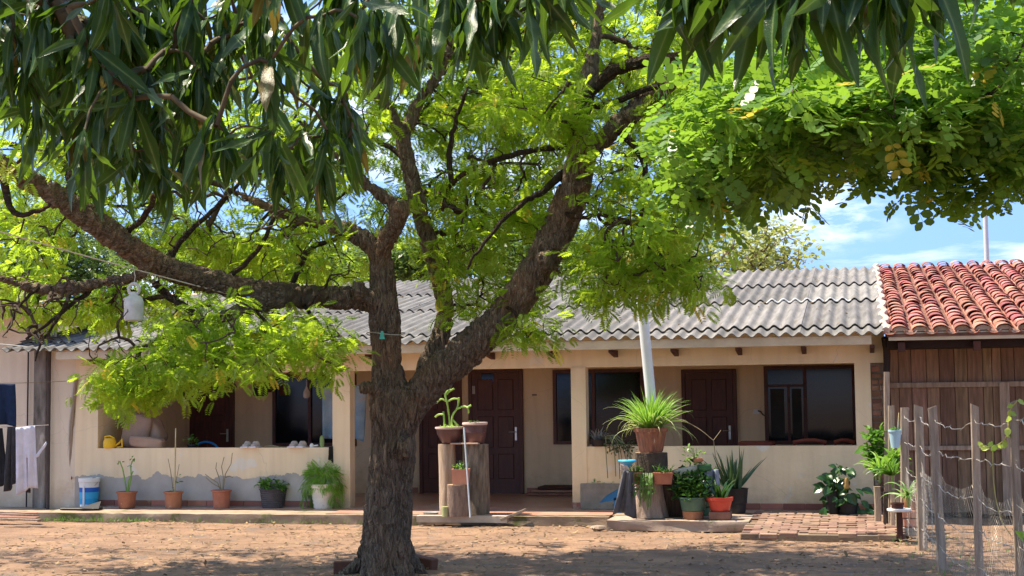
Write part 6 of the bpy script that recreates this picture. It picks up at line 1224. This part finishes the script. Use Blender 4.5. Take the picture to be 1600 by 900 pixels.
# --- brick paving right
PV = thing('brick_paving', 'uneven worn red brick paving at the right foot of the wall', 'paving', (X_(1280, 19.4), 19.4, 0)); PV['kind'] = 'structure'; del PV['category']
pbm = M('worn_paving_brick', (.30, .185, .13), (.19, .12, .09), 6, .95, .4, 40, rand=.3, c3=(.2, .19, .09), c3scale=3, c3pos=.6)
yb0, yb1 = onZ(1280, 834, .06).y, FY-.02; xa_, xb_ = X_(1166, 19), X_(1398, 19)
MB().box((xa_, yb0+.01, -.05), (XR+.0, yb1+.03, .042)).build('bedding', M('sandy_bedding', (.24, .18, .12), (.15, .11, .07), 6, .95, .5), PV)
brs = MB().box((-.105, -.052, -.03), (.105, .052, .03), ch=.008).mesh('brick'); brs.materials.append(pbm); y = yb0+.055; j = 0
while y < yb1-.03:
    x = xa_+(.11 if j % 2 else 0)
    while x < XR-.06:
        if rnd.random() > .03 and not (j == 0 and rnd.random() < .25): link('brick', brs, PV, None, Matrix.Translation((x+.1+rnd.uniform(-.006, .006), y+rnd.uniform(-.006, .006), .03+.02*(y-yb0)+rnd.uniform(-.009, .009))) @ Matrix.Rotation(rnd.uniform(-.05, .05), 4, 'Z') @ Matrix.Rotation(rnd.uniform(-.02, .02), 4, 'X'))
        x += .225
    y += .118; j += 1
# --- big-leaved plant by the wall
c = Vector((X_(1322, FY-.5), FY-.5, .095)); k_ = sc(1, c); P = thing('potted_plant', 'black pot of large dark glossy leaves against the right parapet', 'potted plant', V3(c))
MB().lathe([(k_*12, 0), (k_*15, k_*18), (k_*13, k_*18)], V3(c), 20).lathe([(k_*10, 0), (k_*12, k_*36), (k_*10, k_*36)], (c.x-k_*24, c.y+.05, c.z), 20).build('pot', black_plastic, P, True)
bl = MB(); prof = [.1, .6, .95, 1, .8, .45, .03]
for i in range(7):
    x = i/6; w_ = .33*prof[i]; bl.v += [(x, -w_, -.25*x*x+w_*.3), (x, 0, -.25*x*x), (x, w_, -.25*x*x+w_*.3)]
    if i: o = 3*(i-1); bl.f += [(o, o+1, o+4, o+3), (o+1, o+2, o+5, o+4)]
n_ = 95; cx = np.stack([c.x-k_*12+k_*rng.normal(0, 17, n_), c.y+rng.normal(0, .09, n_), c.z+k_*(16+rng.random(n_)*62)], -1); cx[:, 0] = np.clip(cx[:, 0], c.x-k_*44, c.x+k_*26); cx[:, 2] -= np.abs(cx[:, 0]-c.x+k_*12)*.5
DD = np.stack([rng.normal(0, .8, n_), -np.abs(rng.normal(.3, .5, n_)), rng.normal(-.5, .5, n_)], -1); leaf_objs(range(n_), [(bl.v, bl.f)], cx, DD, np.stack([rng.normal(0, .4, n_), -np.ones(n_)*.8, np.ones(n_)*.8], -1), k_*rng.uniform(12, 22, n_), leafy_dark, P, 'leaf')
b = MB()
for i in range(14): b.tube([(c.x-k_*rnd.uniform(0, 24), c.y, c.z+k_*15), (c.x-k_*rnd.uniform(-10, 35), c.y, c.z+k_*rnd.uniform(40, 72))], .006, 5)
b.build('stem', stem_g, P, True); MB().lathe([(.03, 0), (.04, .03), (.03, .07), (.035, .1), (.02, .14)], (c.x-.02, c.y-.2, c.z+k_*42), 10).build('ornament', M('ochre_clay', (.45, .3, .1), (.3, .2, .07)), P, True)
# --- terracotta saucer block near corner
MB().box((X_(1337, FY-.2), FY-.25, .095), (X_(1361, FY-.2), FY-.05, .2), ch=.01).build('clay_block', terracotta, None, label='low terracotta block at the foot of the masonry corner', cat='block')
# --- upright stakes with plants at right
def stake(px, pt, pb, Y, wpx, lb, mat=grey_wood, name='stake', grp='weathered stakes by the masonry corner'):
    e = onY(px, pb, Y); a = onY(px+rnd.uniform(-1, 1), pt, Y); r_ = sc(wpx*.38, e); b = MB(); vs = []
    n_ = 9
    for j in range(n_+1):
        z = -.05+(a.z+.05)*j/n_; ox = (a.x-e.x)*j/n_+.008*mnoise.noise(Vector((px, 0, z*2)))
        for (sx, sy) in ((-1, -.7), (-.7, -1), (.7, -1), (1, -.7), (1, .7), (.7, 1), (-.7, 1), (-1, .7)): vs.append((e.x+ox+sx*r_*(1+.08*mnoise.noise(Vector((px, sx, z*5)))), Y+sy*r_*.8, z))
    b.add(vs, [(j*8+k, j*8+(k+1) % 8, (j+1)*8+(k+1) % 8, (j+1)*8+k) for j in range(n_) for k in range(8)]); b.f.append(tuple(range(8))[::-1]); b.f.append(tuple(n_*8+k for k in range(8)))
    return b.build(name, mat, None, 30, label=lb, cat='post', group=grp)
stake(1385, 581, 800, 19.3, 12, 'tall grey stake nearest the masonry corner, behind the plants'); stake(1393, 634, 830, 18.9, 13, 'dark grey stake second from the masonry corner'); stake(1413, 637, 830, 18.2, 17, 'broad grey stake behind the blue hanging pot')
for (px, pt, pb, w_, Y, lb) in ((1371, 760, 803, 14, 19.1, 'dark stump post leftmost under the hanging ferns'), (1384, 768, 815, 10, 18.8, 'thin pale-topped post second under the ferns'), (1394, 772, 818, 9, 18.6, 'pale slim post third under the ferns'), (1402, 772, 820, 8, 18.5, 'slim pinkish post right of the other short ones')):
    stake(px, pt, pb, Y, w_, lb, [log_dark, grey_wood, log_wood, grey_wood][int(px) % 4], 'short_post', 'short posts under the corner plants')
def bush(name, lb, px, py, Y, rx, ry, n_, kind, mat, ln=26):
    a = onY(px, py, Y); k_ = sc(1, a); P = thing(name, lb, 'plant', V3(a)); b = MB()
    if kind == 'strap':
        for i in range(n_):
            b.strap((a.x+rnd.uniform(-.03, .03), a.y, a.z), rnd.uniform(0, 6.28), R(rnd.uniform(15, 85)), k_*ln*rnd.uniform(.7, 1.3), k_*rnd.uniform(3.5, 6), rnd.uniform(.9, 2.2), 7, .35)
        b.build('leaves', mat, P, True, kind='stuff')
    else: scatter_leafq(P, [(a.x+k_*rnd.uniform(-rx, rx), a.y+k_*rnd.uniform(-rx, rx)*.7, a.z+k_*rnd.uniform(-ry, ry)) for _ in range(n_)], 8, .03, k_*13, mat, .3)
    b2 = MB().tube([(a.x, a.y, a.z-k_*ry-.1 if kind != 'strap' else a.z-.15), (a.x, a.y, a.z+k_*ry*.5)], .012, 6); b2.build('stem', stem_g, P, True); return P
bush('climbing_plant', 'tall light green leafy plant rising against the masonry corner', 1367, 705, 19.35, 12, 32, 46, 'leaf', leafy)
bush('strap_leaved_plant', 'bright arching strap-leaved plant left of the blue pot', 1374, 735, 18.9, 0, 10, 38, 'strap', leafy_bright, 36)
bush('strap_leaved_plant', 'broad arching strap-leaved plant in the middle of the corner group', 1394, 742, 18.5, 0, 10, 34, 'strap', leafy, 40)
bush('leafy_plant', 'small yellow-green bushy plant under the blue pot', 1398, 720, 18.7, 12, 10, 22, 'leaf', leafy_bright)
bush('variegated_plant', 'upright pale-edged strap plant over the white stand', 1418, 775, 17.9, 0, 10, 26, 'strap', leafmat('pale_edged_leaf', (.2, .36, .08), (.55, .62, .3), (.4, .6, .15), .25), 40)
q = onY(1399, 700, 18.1); k_ = sc(1, q); P = thing('hanging_pot', 'small pale blue pot hung from the stake by a thin straw-coloured cord', 'pot', V3(q)); MB().lathe([(k_*6.5, 0), (k_*9.5, k_*25), (k_*10.5, k_*25.5), (k_*10.5, k_*28), (k_*8, k_*27)], V3(q), 20).build('pot', M('pale_blue_plastic', (.42, .60, .66), (.34, .5, .56), 4, .5, 0), P, True); MB().tube([(q.x+k_*4, q.y-.01, q.z+k_*27), (q.x+k_*7, q.y, q.z+k_*55)], .006, 5).build('cord', M('straw', (.6, .5, .25)), P); MB().tube([(q.x+k_*7, q.y+.01, q.z+k_*50), (q.x+k_*5.5, q.y+.01, q.z+k_*26)], .004, 4).build('hanger', white_plastic, P)
scatter_leafq(P, [(q.x+k_*rnd.uniform(-6, 6), q.y, q.z+k_*28) for _ in range(6)], 4, .01, .05, leafy, .5)
# white stand with terracotta pots
q = onY(1405, 795, 17.7); k_ = sc(1, q); P = thing('small_stand', 'small stand with scalloped white top and dark leg at the corner plants', 'stand', (q.x, q.y, 0))
MB().lathe([(k_*17, 0), (k_*18.5, .01), (k_*18.5, .03), (k_*16, .035)], (q.x, q.y, q.z-.03), 24, .05).build('top', white_plastic, P, True); MB().box((q.x-.035, q.y-.035, 0), (q.x+.035, q.y+.035, q.z-.031), ch=.005).build('leg', rafter_mat, P)
c2 = Vector((q.x, q.y, q.z+.006)); P = planter('flower_pot', 'squat dark red pot on the scalloped white stand', c2+Vector((-.02, -.03, 0)), k_*9, k_*9, k_*9, rafter_mat, None, True, cat='pot')
for (px, lb, dy) in ((1424, 'square terracotta planter block on the ground right of the white stand', 0), ):
    a = onZ(1411, 838, .0); w_ = sc(27, a); b = MB()
    P = thing('terracotta_planter', lb, 'planter', (a.x, a.y, 0))
    for j in range(3): MB().box((a.x+.012*(j % 2), a.y, .1*j+.012*(j > 0)), (a.x+w_-.01*(j % 2), a.y+w_, .1*(j+1)), ch=.006).build('tier', MATS['pink_terracotta'] if j else concrete, P)
q2 = onY(1427, 790, 17.8); planter('flower_pot', 'plain terracotta pot standing on the planter block behind the first fence post', Vector((a.x+w_*.5, a.y+w_*.5, .301)), .1, .075, .2, terracotta, cat='pot')
# --- fence
FN = [(1442, 634, 856, 17), (1473, 636, 888, 17), (1531, 633, 930, 15.5), (1597, 628, 972, 17)]
fr_ = thing('wire_fence', 'old post and wire fence with sagging chicken wire at the lower right', 'fence', V3(onZ(1442, 856, 0)))
tops = []
for i, (px, pt, pb, wp) in enumerate(FN):
    g_ = onZ(px, pb, 0); g_.z = 0; a = onY(px-1 if i == 1 else px, pt, g_.y); r_ = sc(wp*.40, g_); h_ = a.z; b = MB(); vs = []
    lean = {1: -.05, 0: 0, 2: .01, 3: -.01}[i]
    for j in range(13):
        z = -.1+(h_+.1)*j/12; ox = lean*(j/12)+.006*mnoise.noise(Vector((i*5, 0, z*2)))
        for (sx, sy) in ((-1, -.8), (-.8, -1), (.8, -1), (1, -.8), (1, .8), (.8, 1), (-.8, 1), (-1, .8)): vs.append((g_.x+ox+sx*r_*(1+.05*mnoise.noise(Vector((i, sx*2, z*7)))), g_.y+sy*r_*.9, z+(0 if j < 12 else .015*sx*(1 if i % 2 else -1))))
    b.add(vs, [(j*8+k, j*8+(k+1) % 8, (j+1)*8+(k+1) % 8, (j+1)*8+k) for j in range(12) for k in range(8)]); b.f.append(tuple(range(8))[::-1]); b.f.append(tuple(96+k for k in range(8)))
    b.build('post', grey_wood, fr_, 30); tops.append(Vector((g_.x+lean*.6, g_.y-r_, h_)))
nxt = tops[-1]+(tops[-1]-tops[-2]); tops2 = [Vector((onY(1413, 700, 18.2).x, 18.1, tops[0].z))]+tops+[nxt]
for zf in (.92, .72, .52, .34, .14):
    for i in range(len(tops2)-1):
        a, e = tops2[i].copy(), tops2[i+1].copy(); a.z *= zf; e.z *= zf; sg = rnd.uniform(.02, .09); pts = [a.lerp(e, u)+Vector((rnd.gauss(0, .006), rnd.gauss(0, .006), -sg*4*u*(1-u)+rnd.gauss(0, .008))) for u in np.linspace(0, 1, 16)]
        b = MB().tube(pts, .0042, 5)
        for k in range(2, 15, 4): b.tube([pts[k]+Vector((-.012, 0, -.015)), pts[k]+Vector((.012, 0, .015))], .003, 4)
        b.build('wire', wire_mat, fr_, True)
# chicken wire: hexagonal net sagging between posts
def net(a, e, z0_, z1, cell=.06):
    b = MB(); Ln = (e-a).length; nx_ = int(Ln/cell); nz_ = int((z1-z0_)/(cell*.8))
    def P_(i, j):
        u = (i+(.5 if j % 2 else 0))/nx_; z = z0_+(z1-z0_)*j/nz_-.12*4*u*(1-u)*(j/nz_)**2
        p = a.lerp(e, min(1, u)); return Vector((p.x+.03*mnoise.noise(Vector((u*4, z*3, a.x))), p.y-.02+.05*mnoise.noise(Vector((u*3, z*2, 5+a.x))), z+.03*mnoise.noise(Vector((u*5, z*4, 9)))))
    for j in range(nz_):
        for i in range(nx_):
            p = P_(i, j); q = P_(i, j+1); b.tube([p, q], .0009, 3, False)
            q2 = P_(i+(1 if j % 2 else -1), j+1); b.tube([p, q2], .0009, 3, False)
    return b
for i in range(len(tops2)-1):
    b = net(Vector((tops2[i].x, tops2[i].y, 0)), Vector((tops2[i+1].x, tops2[i+1].y, 0)), .03, .95 if i else .8)
    o = b.build('chicken_wire', wire_mat, fr_); o['kind'] = 'stuff'
# vine on the fence
VN = thing('vine', 'thin yellowish vine with a few leaves clinging to the top of the right fence posts', 'vine', V3(tops[3])); b = MB(); vp = [tops[2]+Vector((.03, -.02, -.35)), tops[2].lerp(tops[3], .5)+Vector((0, -.02, -.33)), tops[3]+Vector((-.06, -.03, -.25)), tops[3]+Vector((-.04, -.04, -.08)), tops[3]+Vector((.02, -.05, .01))]; cc = catmull(vp, 5); b.tube(cc, .004, 5); q = tops[2].lerp(tops[3], .45)+Vector((0, -.02, -.34)); b.tube(catmull([q, q+Vector((.0, 0, -.3)), q+Vector((.04, 0, -.55)), q+Vector((.12, 0, -.7))], 4), .004, 5); b.build('stem', M('yellow_stem', (.45, .4, .12), (.35, .3, .1)), VN, True)
lt = ([(0, 0, 0), (.3, .32, .05), (.7, .28, .03), (1, 0, -.12), (.7, -.28, .03), (.3, -.32, .05)], [(0, 1, 2, 3, 4, 5)]); ids = range(14); C_ = np.array([cc[int(i*(len(cc)-1)/13)] for i in range(14)]); leaf_objs(ids, [lt], C_, rng.normal(0, 1, (14, 3)), np.tile([0, -1, .4], (14, 1))+rng.normal(0, .3, (14, 3)), rng.uniform(.05, .085, 14), leafmat('yellow_green_leaf', (.3, .42, .06), (.45, .5, .1), (.5, .7, .1), .35), VN, 'leaf')
q = onY(1586, 830, tops[3].y-.1); P = thing('young_banana_leaf', 'single broad light green leaf poking in at the right edge low by the fence', 'plant', (q.x, q.y, 0)); me = MB().add([(v[0], v[1], v[2]) for v in bl.v], bl.f, Matrix.Translation(q) @ Matrix.Rotation(.7, 4, 'Y') @ Matrix.Rotation(-.5, 4, 'X') @ Matrix.Scale(.22, 4)); me.build('leaf', leafy_bright, P, True); MB().tube([(q.x+.16, q.y, 0), (q.x+.15, q.y, .2), (q.x+.05, q.y, q.z)], .012, 6).build('stem', stem_g, P)
# --- bricks at the tree foot, ground litter
rb_m = M('dark_red_brick', (.17, .07, .045), (.10, .045, .032), 6, .9, .5)
for (px, py, w_, lb, rz) in ((663, 885, .32, 'dark red slab leaning at the right foot of the trunk', -.35), (548, 893, .26, 'dark red brick half buried at the left foot of the trunk', .3)):
    a = onZ(px, py, .02); me = MB().box((-w_/2, -.06, -.05), (w_/2, .06, .10), ch=.01).mesh('loose_brick'); o = link('loose_brick', me, None, rb_m, Matrix.Translation((a.x, a.y-.1, .03)) @ Matrix.Rotation(rz, 4, 'Z') @ Matrix.Rotation(.12*(1 if px > 600 else 0), 4, 'Y')); tag(o, lb, 'brick', 'bricks at the foot of the tree')
n_ = 6000; X0 = rng.uniform(-10.5, 3.5, n_); Y0 = rng.uniform(10, 19.3, n_); Zl = np.array([ground_h(x, y)+.012 for x, y in zip(X0, Y0)])
lt2 = ([(0, 0, 0), (.35, .22, .1), (.7, .2, .08), (1, 0, .15), (.7, -.2, .02), (.35, -.22, .06)], [(0, 1, 2, 3, 4, 5)])
np_scatter('fallen_leaves', *lt2, np.stack([X0, Y0, Zl], -1), np.stack([rng.normal(0, 1, n_), rng.normal(0, 1, n_), rng.normal(0, .12, n_)], -1), np.tile([0, 0, 1.], (n_, 1))+rng.normal(0, .2, (n_, 3)), rng.uniform(.02, .085, n_), leafmat('dry_fallen_leaf', (.13, .085, .045), (.33, .23, .12), (.3, .2, .1), .1, .8, .2))['label'] = 'dry leaves scattered on the yard'
n_ = 1500; b = MB()
for i in range(n_):
    x, y = rnd.uniform(-10.5, 3.5), rnd.uniform(10.5, 19.4); z = ground_h(x, y); s_ = rnd.uniform(.006, .022)*(1.6 if rnd.random() < .06 else 1); a = rnd.uniform(0, 6)
    b.add([(x+s_*math.cos(a+k*1.57), y+s_*math.sin(a+k*1.57), z) for k in range(4)]+[(x, y, z+s_*.8)], [(0, 1, 4), (1, 2, 4), (2, 3, 4), (3, 0, 4)])
for i in range(170):
    x, y = rnd.uniform(-10.5, 3.5), rnd.uniform(10.5, 19.2); a = rnd.uniform(0, 6.28); l_ = rnd.uniform(.08, .4); z = ground_h(x, y)+.01; b.tube([(x, y, z), (x+l_*.5*math.cos(a), y+l_*.5*math.sin(a), z+.012), (x+l_*math.cos(a+.3), y+l_*math.sin(a+.3), z)], .005, 4)
b.build('pebbles_and_twigs', M('pebble', (.36, .26, .18), (.2, .14, .1), 9, .95, .3), None, kind='stuff', label='small pebbles and twigs on the yard')
n_ = 420; X0 = rng.uniform(XL+.3, XR-.3, n_); Y0 = rng.uniform(EY+.1, 28, n_)
o = np_scatter('roof_leaf_litter', *lt2, np.stack([X0, Y0, np.array([roofz(y)+.045 for y in Y0])], -1), rng.normal(0, 1, (n_, 3))*np.array([1, 1, .15]), np.tile([0, 0, 1.], (n_, 1)), rng.uniform(.03, .08, n_), bpy.data.materials['dry_fallen_leaf']); o['label'] = 'dry leaves lying on the corrugated roof'
# grass tufts and moss along the step
b = MB()
for i in range(900):
    px = rnd.choice([rnd.uniform(60, 545), rnd.uniform(60, 240), rnd.uniform(1380, 1600), rnd.uniform(1130, 1170)]); y = SY-.02+rnd.uniform(-.12, .02) if px < 1000 else (PY0+rnd.uniform(0, .3) if px < 1200 else rnd.uniform(14, 18)); x = X_(px, y)
    if px > 1300: x = tops2[2].x+rnd.gauss(0, .35) if rnd.random() < .7 else x
    b.strap((x, y, -.01), rnd.uniform(0, 6.28), rnd.uniform(.5, 1.5), rnd.uniform(.03, .11), .006, 1, 3)
b.build('grass_tufts', leafy, None, True, kind='stuff', label='small grass tufts along the step and fence')
